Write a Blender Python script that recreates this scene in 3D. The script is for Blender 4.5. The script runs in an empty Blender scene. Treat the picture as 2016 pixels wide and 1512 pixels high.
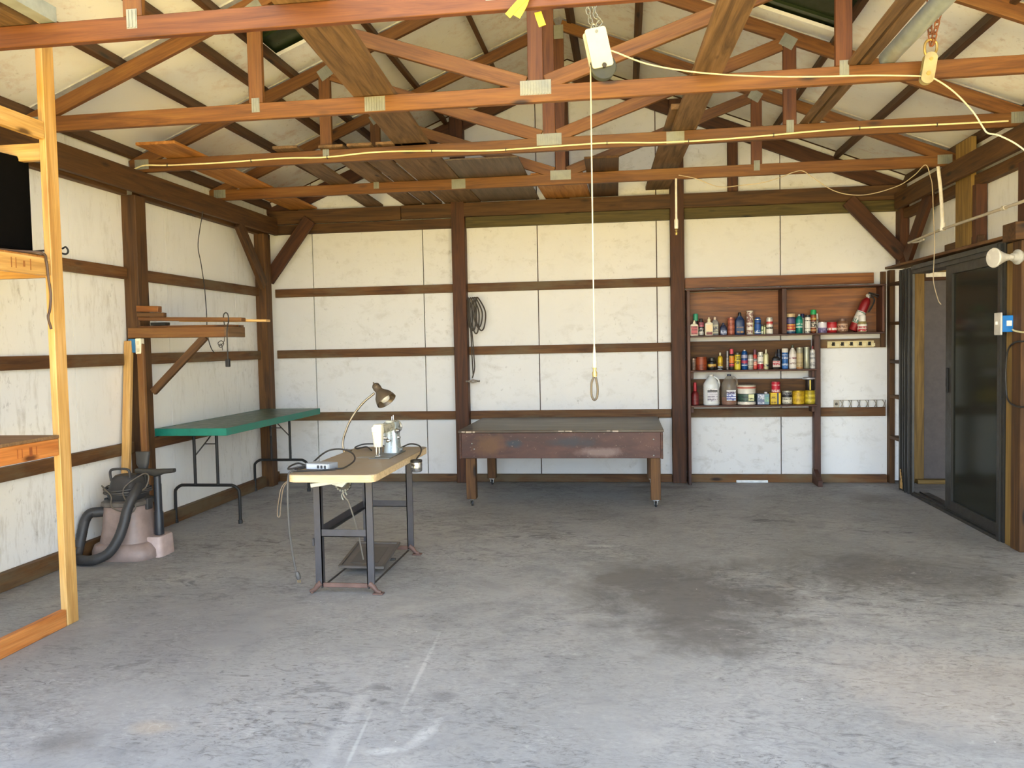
import bpy, bmesh, math, random
from mathutils import Matrix, Vector, Euler
random.seed(7)
S = bpy.context.scene
COL = S.collection

# ------------------------------------------------------------------ camera
cam = bpy.data.cameras.new('camera')
cam.sensor_width = 36.0
cam.lens = 1621.27 / 2016 * 36.0
cam.clip_start = 0.02
CAM = bpy.data.objects.new('camera', cam)
COL.objects.link(CAM)
def cam_matrix(yaw, pitch, roll, loc):
    y, p, r = map(math.radians, (yaw, pitch, roll))
    fw = Vector((math.sin(y) * math.cos(p), math.cos(y) * math.cos(p), math.sin(p)))
    r0 = Vector((math.cos(y), -math.sin(y), 0))
    u0 = r0.cross(fw)
    ri = r0 * math.cos(r) + u0 * math.sin(r)
    up = -r0 * math.sin(r) + u0 * math.cos(r)
    m = Matrix((ri, up, -fw)).transposed().to_4x4()
    m.translation = loc
    return m
CAM.matrix_world = cam_matrix(-7.83707, -2.6866, -1.16747, Vector((0.8849, -8.5746, 1.4328)))
S.camera = CAM

# ------------------------------------------------------------------ daylight
SKY_STRENGTH, SUN_STRENGTH, EXPOSURE = 1.0, 13.5, 2.08
world = bpy.data.worlds.new('sky')
S.world = world
world.use_nodes = True
wn = world.node_tree
wn.nodes.clear()
wo = wn.nodes.new('ShaderNodeOutputWorld')
wb = wn.nodes.new('ShaderNodeBackground')
wb.inputs['Color'].default_value = (0.74, 0.87, 1.0, 1)
wb.inputs['Strength'].default_value = SKY_STRENGTH
wtc = wn.nodes.new('ShaderNodeTexCoord')
wsx = wn.nodes.new('ShaderNodeSeparateXYZ')
wrp = wn.nodes.new('ShaderNodeValToRGB')
wrp.color_ramp.elements[0].position = 0.0
wrp.color_ramp.elements[0].color = (1.50, 1.75, 2.0, 1)
wrp.color_ramp.elements[1].position = 0.75
wrp.color_ramp.elements[1].color = (0.48, 0.66, 0.95, 1)
wn.links.new(wtc.outputs['Generated'], wsx.inputs[0])
wn.links.new(wsx.outputs[2], wrp.inputs[0])
wn.links.new(wrp.outputs[0], wb.inputs['Color'])
wn.links.new(wb.outputs[0], wo.inputs[0])
sun = bpy.data.lights.new('sun', 'SUN')
sun.energy = SUN_STRENGTH
sun.angle = math.radians(0.6)
sun.color = (1.0, 0.93, 0.80)
SUN = bpy.data.objects.new('sun', sun)
COL.objects.link(SUN)
SUN.rotation_euler = Vector((-0.62, -0.10, -0.78)).to_track_quat('-Z', 'Y').to_euler()
SUN.location = (6, 3, 9)
vs = S.view_settings
S.display_settings.display_device = 'sRGB'
vs.view_transform = 'Standard'
vs.look = 'None'
vs.gamma = 1.0
vs.use_curve_mapping = False
vs.exposure = EXPOSURE
S.cycles.max_bounces = 10
S.cycles.diffuse_bounces = 7
S.cycles.sample_clamp_indirect = 8.0

# ------------------------------------------------------------------ helpers
WM = {}
I4 = Matrix.Identity(4)
T4 = Matrix.Translation
def reg(o, M, par):
    if par is not None:
        o.parent = par
        o.matrix_basis = WM[par.name].inverted() @ M
    else:
        o.matrix_basis = M
    WM[o.name] = M.copy()
def obj(name, bm, m, par=None, M=I4, smooth=False):
    me = bpy.data.meshes.new(name)
    bmesh.ops.recalc_face_normals(bm, faces=bm.faces)
    if smooth:
        for f in bm.faces: f.smooth = True
        for e in bm.edges:
            if len(e.link_faces) == 2 and e.calc_face_angle(0) > 0.7: e.smooth = False
    bm.to_mesh(me); bm.free()
    for x in (m if isinstance(m, (list, tuple)) else [m]): me.materials.append(x)
    o = bpy.data.objects.new(name, me)
    COL.objects.link(o)
    reg(o, M, par)
    return o
def tag(o, label, cat, group=None):
    o['label'] = label; o['category'] = cat
    if group: o['group'] = group
    return o
def struct(o):
    o['kind'] = 'structure'; return o
def thing(name, label, cat, loc, group=None):
    o = bpy.data.objects.new(name, None)
    COL.objects.link(o)
    o.empty_display_size = 0.05
    reg(o, T4(Vector(loc)), None)
    return tag(o, label, cat, group)
def add_box(bm, a, b, bev=0.0, rot=None):
    a, b = Vector(a), Vector(b)
    c, d = (a + b) / 2, b - a
    M = T4(c) @ (rot or I4) @ Matrix.Diagonal((abs(d.x), abs(d.y), abs(d.z), 1))
    r = bmesh.ops.create_cube(bm, size=1, matrix=M)
    if bev:
        es = list({e for v in r['verts'] for e in v.link_edges})
        bmesh.ops.bevel(bm, geom=es, offset=bev, segments=1 if bev < 0.006 else 3, profile=0.6, affect='EDGES', clamp_overlap=True)
def box(name, a, b, m, par=None, bev=0.0, M=I4):
    """box with its own origin at the centre so grain and wear follow it"""
    a, b = Vector(a), Vector(b)
    c = (a + b) / 2
    bm = bmesh.new()
    add_box(bm, a - c, b - c, bev)
    return obj(name, bm, m, par, M @ T4(c), smooth=bev >= 0.006)
def frame_x(p0, p1, up=(0, 0, 1)):
    p0, p1 = Vector(p0), Vector(p1)
    x = (p1 - p0).normalized()
    u = Vector(up)
    if abs(x.dot(u.normalized())) > 0.99: u = Vector((0, 1, 0))
    z = (u - x * u.dot(x)).normalized()
    y = z.cross(x)
    m = Matrix((x, y, z)).transposed().to_4x4()
    m.translation = (p0 + p1) / 2
    return m, (p1 - p0).length
def board(name, p0, p1, w, t, m, par=None, up=(0, 0, 1), bev=0.003, cut=0.0):
    """a board from p0 to p1, local x along the grain, w along up, t across"""
    M, L = frame_x(p0, p1, up)
    bm = bmesh.new()
    add_box(bm, (-L / 2, -t / 2, -w / 2), (L / 2, t / 2, w / 2), bev)
    return obj(name, bm, m, par, M)
def smooth_path(pts, n=8, closed=False):
    P = [Vector(p) for p in pts]
    if len(P) < 3 or n <= 1: return P
    out = []
    N = len(P)
    for i in range(N if closed else N - 1):
        a = P[(i - 1) % N] if (closed or i > 0) else P[0] * 2 - P[1]
        b, c = P[i], P[(i + 1) % N]
        d = P[(i + 2) % N] if (closed or i + 2 < N) else c * 2 - b
        for k in range(n):
            t = k / n
            out.append(0.5 * ((2 * b) + (c - a) * t + (2 * a - 5 * b + 4 * c - d) * t * t + (3 * b - a - 3 * c + d) * t ** 3))
    if not closed: out.append(P[-1])
    return out
def add_tube(bm, pts, r, n=8, sub=8, closed=False, cap=True, ripple=0.0):
    P = smooth_path(pts, sub, closed)
    rings = []
    prev = None
    N = len(P)
    for i, p in enumerate(P):
        a = P[(i - 1) % N] if (closed or i > 0) else p
        b = P[(i + 1) % N] if (closed or i < N - 1) else p
        tdir = (b - a)
        if tdir.length < 1e-9: tdir = Vector((0, 0, 1))
        tdir.normalize()
        if prev is None:
            q = Vector((0, 0, 1)) if abs(tdir.z) < 0.9 else Vector((1, 0, 0))
            nrm = (q - tdir * q.dot(tdir)).normalized()
        else:
            nrm = prev - tdir * prev.dot(tdir)
            if nrm.length < 1e-6: nrm = Vector((1, 0, 0)) - tdir * tdir.x
            nrm.normalize()
        prev = nrm
        bi = tdir.cross(nrm)
        rr = r[i * len(r) // N] if isinstance(r, (list, tuple)) else r
        if ripple: rr *= 1 + ripple * (1 if i % 2 else -1)
        rings.append([bm.verts.new(p + (nrm * math.cos(2 * math.pi * k / n) + bi * math.sin(2 * math.pi * k / n)) * rr) for k in range(n)])
    R = len(rings)
    for i in range(R if closed else R - 1):
        A, B = rings[i], rings[(i + 1) % R]
        for k in range(n): bm.faces.new((A[k], A[(k + 1) % n], B[(k + 1) % n], B[k]))
    if cap and not closed:
        bm.faces.new(list(reversed(rings[0]))); bm.faces.new(rings[-1])
def tube(name, pts, r, m, par=None, n=8, sub=8, closed=False, ripple=0.0, M=I4):
    bm = bmesh.new()
    add_tube(bm, pts, r, n, sub, closed, True, ripple)
    return obj(name, bm, m, par, M, smooth=True)
def add_lathe(bm, prof, n=24, M=I4):
    rings = []
    for r, z in prof:
        if r < 1e-5: rings.append([bm.verts.new(M @ Vector((0, 0, z)))])
        else: rings.append([bm.verts.new(M @ Vector((r * math.cos(2 * math.pi * k / n), r * math.sin(2 * math.pi * k / n), z))) for k in range(n)])
    for A, B in zip(rings, rings[1:]):
        if len(A) == 1 and len(B) == 1: continue
        for k in range(n):
            if len(A) == 1: bm.faces.new((A[0], B[k], B[(k + 1) % n]))
            elif len(B) == 1: bm.faces.new((A[k], A[(k + 1) % n], B[0]))
            else: bm.faces.new((A[k], A[(k + 1) % n], B[(k + 1) % n], B[k]))
def lathe(name, prof, m, par=None, M=I4, n=24):
    bm = bmesh.new()
    add_lathe(bm, prof, n)
    return obj(name, bm, m, par, M, smooth=True)
def axis_m(p, d):
    """z axis along d at p"""
    q = Vector(d).to_track_quat('Z', 'Y')
    return T4(Vector(p)) @ q.to_matrix().to_4x4()
def prism(name, outline, axis, lo, hi, m, par=None, M=I4):
    """outline in the two other axes, extruded along axis index"""
    bm = bmesh.new()
    def pt(u, v, w):
        return {0: (w, u, v), 1: (u, w, v), 2: (u, v, w)}[axis]
    A = [bm.verts.new(pt(u, v, lo)) for u, v in outline]
    B = [bm.verts.new(pt(u, v, hi)) for u, v in outline]
    n = len(outline)
    bm.faces.new(A); bm.faces.new(list(reversed(B)))
    for i in range(n): bm.faces.new((A[i], B[i], B[(i + 1) % n], A[(i + 1) % n]))
    c = sum((v.co for v in bm.verts), Vector()) / len(bm.verts)
    for v in bm.verts: v.co -= c
    return obj(name, bm, m, par, M @ T4(c))

# ------------------------------------------------------------------ materials
def lin(h):
    h = h.lstrip('#')
    c = [int(h[i:i + 2], 16) / 255 for i in (0, 2, 4)]
    return tuple((x / 12.92 if x <= 0.04045 else ((x + 0.055) / 1.055) ** 2.4) for x in c) + (1,)
def rgb(r, g, b):
    return tuple((x / 12.92 if x <= 0.04045 else ((x + 0.055) / 1.055) ** 2.4) for x in (r / 255, g / 255, b / 255)) + (1,)
def new_mat(name):
    m = bpy.data.materials.new(name)
    m.use_nodes = True
    nt = m.node_tree
    b = nt.nodes['Principled BSDF']
    return m, nt, b
class NB:
    """small node builder"""
    def __init__(s, nt): s.nt = nt
    def n(s, t, **k):
        x = s.nt.nodes.new(t)
        for a, v in k.items(): setattr(x, a, v)
        return x
    def L(s, a, b): s.nt.links.new(a, b)
    def coord(s, scale=(1, 1, 1), rand=True):
        tc = s.n('ShaderNodeTexCoord')
        mp = s.n('ShaderNodeMapping')
        mp.inputs['Scale'].default_value = scale
        s.L(tc.outputs['Object'], mp.inputs['Vector'])
        if rand:
            oi = s.n('ShaderNodeObjectInfo')
            mu = s.n('ShaderNodeMath', operation='MULTIPLY'); mu.inputs[1].default_value = 37.0
            s.L(oi.outputs['Random'], mu.inputs[0])
            s.L(mu.outputs[0], mp.inputs['Location'])
        return mp.outputs[0]
    def noise(s, vec, scale, detail=4, rough=0.55, dist=0.0):
        x = s.n('ShaderNodeTexNoise')
        x.inputs['Scale'].default_value = scale
        x.inputs['Detail'].default_value = detail
        x.inputs['Roughness'].default_value = rough
        x.inputs['Distortion'].default_value = dist
        s.L(vec, x.inputs['Vector'])
        return x.outputs['Fac']
    def ramp(s, fac, stops):
        x = s.n('ShaderNodeValToRGB')
        e = x.color_ramp.elements
        while len(e) < len(stops): e.new(0.5)
        for el, (p, c) in zip(e, stops):
            el.position = p
            el.color = c if isinstance(c, tuple) else (c, c, c, 1)
        s.L(fac, x.inputs[0])
        return x.outputs[0]
    def mix(s, fac, a, b, mode='MIX'):
        x = s.n('ShaderNodeMix', data_type='RGBA', blend_type=mode)
        for i, v in ((0, fac), (6, a), (7, b)):
            if isinstance(v, (int, float)): x.inputs[i].default_value = v
            elif isinstance(v, tuple): x.inputs[i].default_value = v
            else: s.L(v, x.inputs[i])
        return x.outputs[2]
    def math(s, op, a, b):
        x = s.n('ShaderNodeMath', operation=op)
        for i, v in ((0, a), (1, b)):
            if isinstance(v, (int, float)): x.inputs[i].default_value = v
            else: s.L(v, x.inputs[i])
        return x.outputs[0]
    def spot(s, c, cx, cy, rx, ry, col, amt, ang=0.0, rag=1.6, nscale=5.0, hard=0.35):
        tc = s.n('ShaderNodeTexCoord')
        mp = s.n('ShaderNodeMapping', vector_type='TEXTURE')
        mp.inputs['Location'].default_value = (cx, cy, 0)
        mp.inputs['Rotation'].default_value = (0, 0, ang)
        mp.inputs['Scale'].default_value = (rx, ry, 1e4)
        s.L(tc.outputs['Object'], mp.inputs['Vector'])
        ln = s.n('ShaderNodeVectorMath', operation='LENGTH')
        s.L(mp.outputs[0], ln.inputs[0])
        nz = s.math('MULTIPLY', s.math('SUBTRACT', s.noise(s.coord((1, 1, 1), False), nscale, 7, 0.7, 0.5), 0.5), rag)
        k = s.ramp(s.math('ADD', ln.outputs['Value'], nz), [(hard, amt), (1.0, 0.0)])
        return s.mix(k, c, col)
    def bump(s, h, strength, dist, b):
        x = s.n('ShaderNodeBump')
        x.inputs['Strength'].default_value = strength
        x.inputs['Distance'].default_value = dist
        s.L(h, x.inputs['Height'])
        s.L(x.outputs[0], b.inputs['Normal'])
def wood(name, dark, mid, light, rough=0.6, knots=0.11, vary=0.25, weather=None):
    m, nt, b = new_mat(name)
    B = NB(nt)
    v = B.coord((0.55, 7, 7))
    g = B.noise(v, 2.6, 6, 0.6, 1.2)
    c = B.ramp(g, [(0.28, dark), (0.5, mid), (0.72, light)])
    v2 = B.coord((1.6, 60, 60))
    f = B.ramp(B.noise(v2, 2.0, 4, 0.6), [(0.3, 0.66), (0.62, 1.0)])
    c = B.mix(0.75, c, f, 'MULTIPLY')
    if weather:
        w = B.ramp(B.noise(B.coord((0.8, 2.5, 2.5)), 1.7, 5, 0.65), [(0.46, 0.0), (0.62, 0.8)])
        c = B.mix(w, c, weather)
    if knots:
        v3 = B.coord((2.2, 7, 7))
        vo = B.n('ShaderNodeTexVoronoi'); vo.inputs['Scale'].default_value = 0.9
        B.L(v3, vo.inputs['Vector'])
        k = B.ramp(vo.outputs['Distance'], [(knots * 0.6, 1.0), (knots * 1.5, 0.0)])
        c = B.mix(k, c, tuple(x * 0.30 for x in dark[:3]) + (1,))
    oi = B.n('ShaderNodeObjectInfo')
    br = B.math('ADD', B.math('MULTIPLY', oi.outputs['Random'], vary * 2), 1 - vary)
    hs = B.n('ShaderNodeHueSaturation')
    B.L(br, hs.inputs['Value']); B.L(c, hs.inputs['Color'])
    B.L(hs.outputs[0], b.inputs['Base Color'])
    b.inputs['Roughness'].default_value = rough
    B.bump(g, 0.25, 0.002, b)
    return m
_pc = {}
def plain(c, rough=0.5, metal=0.0, worn=0.12, name=None):
    k = (c, rough, metal, worn)
    if k in _pc: return _pc[k]
    m, nt, b = new_mat(name or 'paint_' + c.lstrip('#'))
    B = NB(nt)
    col = lin(c)
    n = B.noise(B.coord((1, 1, 1)), 14, 5, 0.6)
    cc = B.ramp(n, [(0.3, tuple(x * (1 - worn * 1.6) for x in col[:3]) + (1,)), (0.65, tuple(min(1, x * (1 + worn)) for x in col[:3]) + (1,))])
    B.L(cc, b.inputs['Base Color'])
    B.L(B.ramp(n, [(0.3, max(0, rough - 0.08)), (0.7, min(1, rough + 0.1))]), b.inputs['Roughness'])
    b.inputs['Metallic'].default_value = metal
    _pc[k] = m
    return m
_lc = {}
def printed(base, ink, rough=0.45):
    """paper label with blurred rows of ink"""
    k = (base, ink)
    if k in _lc: return _lc[k]
    m, nt, b = new_mat('label_' + base.lstrip('#'))
    B = NB(nt)
    rows = B.noise(B.coord((0.01, 0.01, 1)), 42, 1, 0.3)
    bits = B.noise(B.coord((1, 1, 0.6)), 75, 3, 0.6)
    mask = B.math('MULTIPLY', B.ramp(rows, [(0.48, 0.0), (0.53, 1.0)]), B.ramp(bits, [(0.40, 0.0), (0.50, 1.0)]))
    B.L(B.mix(mask, lin(base), lin(ink)), b.inputs['Base Color'])
    b.inputs['Roughness'].default_value = rough
    _lc[k] = m
    return m
def foam(name, base, dirt, streak=False, amount=0.5, scuff=0.4):
    m, nt, b = new_mat(name)
    B = NB(nt)
    v = B.coord((1, 1, 1), False)
    big = B.noise(v, 0.9, 4, 0.6)
    c = B.ramp(big, [(0.3, tuple(x * 0.94 for x in base[:3]) + (1,)), (0.6, base)])
    vs_ = B.coord((1, 4.5, 1.0) if streak else (1.4, 1.4, 2.2), False)
    d = B.noise(vs_, 3.6, 9, 0.72, 0.3)
    lo = B.ramp(B.noise(v, 0.8, 3, 0.5), [(0.36, 0.0), (0.62, 1.0)])
    mask = B.math('MULTIPLY', B.ramp(d, [(0.52, 0.0), (0.66, amount)]), lo)
    c = B.mix(mask, c, dirt)
    sp = B.noise(B.coord((1, 1.0, 0.7), False), 21, 6, 0.7)
    c = B.mix(B.math('MULTIPLY', B.ramp(sp, [(0.60, 0.0), (0.68, scuff)]), lo), c, tuple(x * 0.35 for x in dirt[:3]) + (1,))
    B.L(c, b.inputs['Base Color'])
    b.inputs['Roughness'].default_value = 0.62
    B.bump(d, 0.12, 0.004, b)
    return m
FIR = wood('fir_lumber', rgb(79, 44, 14), rgb(111, 69, 26), rgb(126, 86, 38), 0.55, 0.10, 0.17)
FIR_RED = wood('red_fir_lumber', rgb(66, 32, 11), rgb(96, 53, 20), rgb(111, 66, 28), 0.55, 0.09, 0.15)
TREATED = wood('treated_timber', rgb(56, 35, 14), rgb(90, 58, 23), rgb(110, 75, 34), 0.7, 0.10, 0.18)
DARK = wood('dark_treated_timber', rgb(48, 26, 11), rgb(80, 44, 19), rgb(97, 57, 27), 0.68, 0.10, 0.16)
GREENISH = wood('green_treated_timber', rgb(92, 70, 32), rgb(132, 102, 46), rgb(151, 122, 64), 0.7, 0.08, 0.12)
GIRT = wood('girt_timber', rgb(71, 42, 20), rgb(103, 67, 31), rgb(122, 85, 44), 0.72, 0.10, 0.15, rgb(108, 93, 67))
PURLIN = wood('purlin_timber', rgb(49, 30, 13), rgb(84, 54, 26), rgb(100, 69, 39), 0.7, 0.10, 0.18)
PINE = wood('new_pine_lumber', rgb(178, 130, 69), rgb(207, 162, 93), rgb(221, 180, 119), 0.5, 0.09, 0.06)
PINE_STAIN = wood('reddish_pine', rgb(167, 93, 35), rgb(197, 123, 58), rgb(212, 144, 77), 0.55, 0.09, 0.08)
OLD = wood('old_grey_plank', rgb(74, 53, 32), rgb(115, 86, 54), rgb(137, 105, 74), 0.75, 0.08, 0.2)
PLY = wood('plywood', rgb(138, 83, 24), rgb(184, 120, 50), rgb(207, 148, 80), 0.6, 0.0, 0.1)
STAINED = wood('stained_wood', rgb(50, 24, 14), rgb(82, 48, 34), rgb(102, 63, 44), 0.55, 0.05, 0.15)
GREENDARK = wood('dark_green_timber', rgb(58, 51, 22), rgb(90, 77, 36), rgb(107, 93, 48), 0.7, 0.08, 0.1)
PLYDARK = wood('stained_plywood', rgb(88, 46, 10), rgb(128, 74, 20), rgb(152, 94, 32), 0.5, 0.0, 0.08)
PALEPLY = wood('pale_plywood_edge', rgb(185, 155, 112), rgb(212, 185, 142), rgb(224, 202, 162), 0.5, 0.0, 0.05)
MDF = wood('hardboard', rgb(87, 71, 55), rgb(108, 90, 72), rgb(122, 104, 86), 0.6, 0.0, 0.05)
FOAM_BACK = foam('foam_board_back', (0.80, 0.795, 0.78, 1), (0.40, 0.37, 0.30, 1), False, 0.4, 0.4)
FOAM_LEFT = foam('foam_board_left', (0.86, 0.85, 0.81, 1), (0.36, 0.31, 0.22, 1), True, 0.40, 0.28)
FOAM_ROOF = foam('foam_board_roof', (0.97, 0.96, 0.94, 1), (0.66, 0.45, 0.36, 1), False, 0.55, 0.35)
STRIP = plain('#e2ddd0', 0.4)
STEEL = plain('#8e9089', 0.45, 0.3)
GALV = plain('#a7b0ae', 0.38, 0.35)
IRON = plain('#4a4643', 0.5, 0.6)
RUST = plain('#8a5738', 0.75, 0.3, 0.3)
RUSTY_FOOT = plain('#73594f', 0.7, 0.3, 0.2)
BLACK = plain('#1b1a19', 0.55)
RUBBER = plain('#2c2c2d', 0.6)
WHITE = plain('#efe9dc', 0.5)
CORD = plain('#2b2826', 0.5)
BRASS = plain('#c8ad6c', 0.35, 0.8)
CHROME = plain('#c9c9c6', 0.2, 0.95)
FLOOR_C = (1.4, -3.225)
def concrete():
    m, nt, b = new_mat('concrete')
    B = NB(nt)
    v = B.coord((1, 1, 1), False)
    big = B.noise(v, 0.45, 5, 0.6, 0.4)
    c = B.ramp(big, [(0.32, lin('#8a8988')), (0.5, lin('#989796')), (0.68, lin('#a4a3a2'))])
    med = B.noise(v, 2.3, 9, 0.68, 0.6)
    c = B.mix(B.ramp(med, [(0.50, 0.0), (0.72, 0.55)]), c, lin('#6d6c6e'))
    c = B.mix(B.ramp(B.noise(B.coord((1, 1.6, 1), False), 1.5, 8, 0.66, 0.3), [(0.53, 0.0), (0.70, 0.5)]), c, lin('#aeaaa4'))
    fine = B.noise(v, 46, 6, 0.7)
    c = B.mix(0.45, c, B.ramp(fine, [(0.3, 0.8), (0.65, 1.0)]), 'MULTIPLY')
    sm = B.noise(B.coord((1.0, 1.9, 1), False), 5.0, 10, 0.74, 1.2)
    reg_ = B.ramp(B.noise(v, 0.75, 3, 0.5), [(0.45, 0.0), (0.60, 1.0)])
    c = B.mix(B.math('MULTIPLY', B.ramp(sm, [(0.52, 0.0), (0.62, 0.75)]), reg_), c, lin('#4e4d4f'))
    st = B.noise(B.coord((1.0, 2.6, 1), False), 9.0, 10, 0.78, 2.0)
    c = B.mix(B.math('MULTIPLY', B.ramp(st, [(0.53, 0.0), (0.60, 0.75)]), B.ramp(B.noise(v, 1.3, 4, 0.6), [(0.42, 0.0), (0.58, 1.0)])), c, lin('#555352'))
    DK, LT = lin('#565250'), lin('#c9c8c6')
    for (x, y, rx, ry, col, amt, ang, rag, ns) in (
            (1.20, -3.85, 0.75, 0.95, DK, 0.75, 0.3, 2.4, 2.6), (2.45, -3.35, 0.95, 0.60, DK, 0.70, -0.1, 2.4, 2.4), (1.25, -4.55, 0.35, 0.35, DK, 0.6, 0, 2.6, 4.0),  # dark stains, deepened to paint in the floor's light falloff as well
            (2.30, -5.05, 0.75, 0.55, lin('#b9a894'), 0.25, 0.2, 1.8, 2.0), (0.13, -5.33, 0.085, 0.06, lin('#5d5c60'), 0.5, 0, 0.5, 9.0), (-1.20, -5.86, 0.16, 0.16, DK, 0.5, 0, 1.2, 5.0),
            (-0.93, -5.70, 0.12, 0.07, lin('#a8967f'), 0.4, 0, 1.2, 7.0), (0.70, -2.77, 0.16, 0.05, LT, 0.5, 0, 1.0, 6.0), (-1.5, -4.5, 0.9, 0.8, lin('#77757a'), 0.45, 0, 2.4, 2.4),
            (-0.03, -5.04, 0.014, 0.52, LT, 0.38, 0.053, 0.35, 5.0), (-0.19, -5.60, 0.05, 0.62, LT, 0.18, 0.083, 0.9, 6.0), (-0.10, -5.75, 0.010, 0.30, LT, 0.3, 0.1, 0.8, 9.0),
            (0.13, -5.66, 0.04, 0.14, LT, 0.45, -0.3, 1.6, 12.0), (0.02, -5.80, 0.10, 0.03, LT, 0.4, 0.3, 1.6, 14.0), (3.05, -0.9, 0.25, 0.30, DK, 0.5, 0, 1.6, 4.0), (1.2, -0.35, 0.5, 0.12, DK, 0.6, 0, 1.6, 4.0)):
        c = B.spot(c, x - FLOOR_C[0], y - FLOOR_C[1], rx, ry, col, amt, ang, rag, ns)
    mo = B.noise(B.coord((1.0, 1.7, 1), False), 16.0, 9, 0.75, 1.6)
    c = B.mix(B.math('MULTIPLY', B.ramp(mo, [(0.50, 0.0), (0.62, 0.6)]), B.ramp(B.noise(v, 1.9, 5, 0.65), [(0.40, 0.15), (0.62, 1.0)])), c, lin('#5a5856'))
    c = B.mix(B.math('MULTIPLY', B.ramp(mo, [(0.34, 0.5), (0.44, 0.0)]), B.ramp(B.noise(v, 2.7, 5, 0.65), [(0.42, 0.0), (0.6, 1.0)])), c, lin('#bdbab6'))
    # faint ring left by a drum
    tc = B.n('ShaderNodeTexCoord'); mp = B.n('ShaderNodeMapping', vector_type='TEXTURE')
    mp.inputs['Location'].default_value = (2.02 - FLOOR_C[0], -3.60 - FLOOR_C[1], 0); mp.inputs['Scale'].default_value = (0.21, 0.21, 1e4)
    B.L(tc.outputs['Object'], mp.inputs['Vector'])
    ln = B.n('ShaderNodeVectorMath', operation='LENGTH'); B.L(mp.outputs[0], ln.inputs[0])
    c = B.mix(B.ramp(ln.outputs['Value'], [(0.80, 0.0), (0.93, 0.35), (1.0, 0.0)]), c, DK)
    vo = B.n('ShaderNodeTexVoronoi'); vo.inputs['Scale'].default_value = 6.5
    B.L(v, vo.inputs['Vector'])
    c = B.mix(B.ramp(vo.outputs['Distance'], [(0.012, 0.8), (0.03, 0.0)]), c, lin('#e8e6e0'))
    B.L(c, b.inputs['Base Color'])
    B.L(B.ramp(med, [(0.3, 0.52), (0.7, 0.75)]), b.inputs['Roughness'])
    B.bump(fine, 0.08, 0.003, b)
    return m
CONCRETE = concrete()
def ground_mat():
    m, nt, b = new_mat('dry_grass_and_gravel')
    B = NB(nt)
    v = B.coord((1, 1, 1), False)
    B.L(B.ramp(B.noise(v, 0.8, 6, 0.7), [(0.35, (0.48, 0.36, 0.11, 1)), (0.65, (0.64, 0.49, 0.18, 1))]), b.inputs['Base Color'])
    b.inputs['Roughness'].default_value = 0.9
    return m
GROUND = ground_mat()
ROOFMETAL = plain('#2e3b22', 0.35, 0.3, 0.05)
def glass_mat():
    m, nt, b = new_mat('tinted_door_glass')
    B = NB(nt)
    out = [n for n in nt.nodes if n.type == 'OUTPUT_MATERIAL'][0]
    tr = B.n('ShaderNodeBsdfTransparent'); tr.inputs[0].default_value = (0.16, 0.17, 0.15, 1)
    gl = B.n('ShaderNodeBsdfGlossy'); gl.inputs['Roughness'].default_value = 0.12; gl.inputs['Color'].default_value = (0.8, 0.85, 0.8, 1)
    di = B.n('ShaderNodeBsdfDiffuse'); di.inputs['Color'].default_value = lin('#3c3d36')
    a = B.n('ShaderNodeMixShader'); a.inputs[0].default_value = 0.55
    B.L(tr.outputs[0], a.inputs[1]); B.L(di.outputs[0], a.inputs[2])
    f = B.n('ShaderNodeFresnel'); f.inputs[0].default_value = 1.18
    mx = B.n('ShaderNodeMixShader')
    B.L(f.outputs[0], mx.inputs[0]); B.L(a.outputs[0], mx.inputs[1]); B.L(gl.outputs[0], mx.inputs[2])
    B.L(mx.outputs[0], out.inputs[0])
    return m
GLASS = glass_mat()
def clear_mat(name, c, alpha):
    m, nt, b = new_mat(name)
    b.inputs['Base Color'].default_value = lin(c)
    b.inputs['Roughness'].default_value = 0.2
    b.inputs['Alpha'].default_value = alpha
    return m
# ================================================================== THE SETTING
XL, XR, YF = -2.92, 3.62, -6.45          # wall board faces, front opening
RC, SL, ZH = 0.34, 0.405, 2.955          # ridge x, roof slope, heel height of the top chords
def zt(x): return ZH + SL * (3.2 - abs(x - RC))
struct(box('floor', (-3.2, YF - 0.3, -0.12), (6.0, 0.3, 0.0), CONCRETE))
struct(box('ground', (-40, -60, -0.16), (40, 20, -0.125), GROUND))

def wall_boards(name, pieces, m):
    bm = bmesh.new()
    for f in pieces: f(bm)
    return struct(obj(name, bm, m))
P4 = 1.2192
def back_board(x0, x1):
    def f(bm):
        xs = [x0 + 0.005] + ([RC] if x0 < RC < x1 else []) + [x1 - 0.005]
        out = [(x0 + 0.005, 0.015), (x1 - 0.005, 0.015)] + [(x, zt(x) + 0.085) for x in reversed(xs)]
        A = [bm.verts.new((x, 0.0, z)) for x, z in out]
        B = [bm.verts.new((x, 0.03, z)) for x, z in out]
        bm.faces.new(A); bm.faces.new(list(reversed(B)))
        for i in range(len(out)):
            j = (i + 1) % len(out)
            bm.faces.new((A[i], B[i], B[j], A[j]))
    return f
edges = [-3.05, -2 * P4, -P4, 0, P4, 2 * P4, 3.66]
wall_boards('wall_back', [back_board(a, b) for a, b in zip(edges, edges[1:])], FOAM_BACK)
struct(prism('wall_back_sheathing', [(-3.05, 0), (5.6, 0), (5.6, 2.3), (3.9, zt(3.9) + 0.14), (RC, zt(RC) + 0.14), (-3.05, zt(-3.05) + 0.14)], 1, 0.034, 0.08, DARK))
def side_board(x0, x1, y0, y1, z0, z1):
    return lambda bm: add_box(bm, (x0, y0 + 0.002, z0), (x1, y1 - 0.002, z1))
ys = [0.0, -0.85, -2.07, -3.29, -4.51, -5.73, YF]
wall_boards('wall_left', [side_board(XL - 0.03, XL, b, a, 0.012, zt(XL) + 0.085) for a, b in zip(ys, ys[1:])], FOAM_LEFT)
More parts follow.
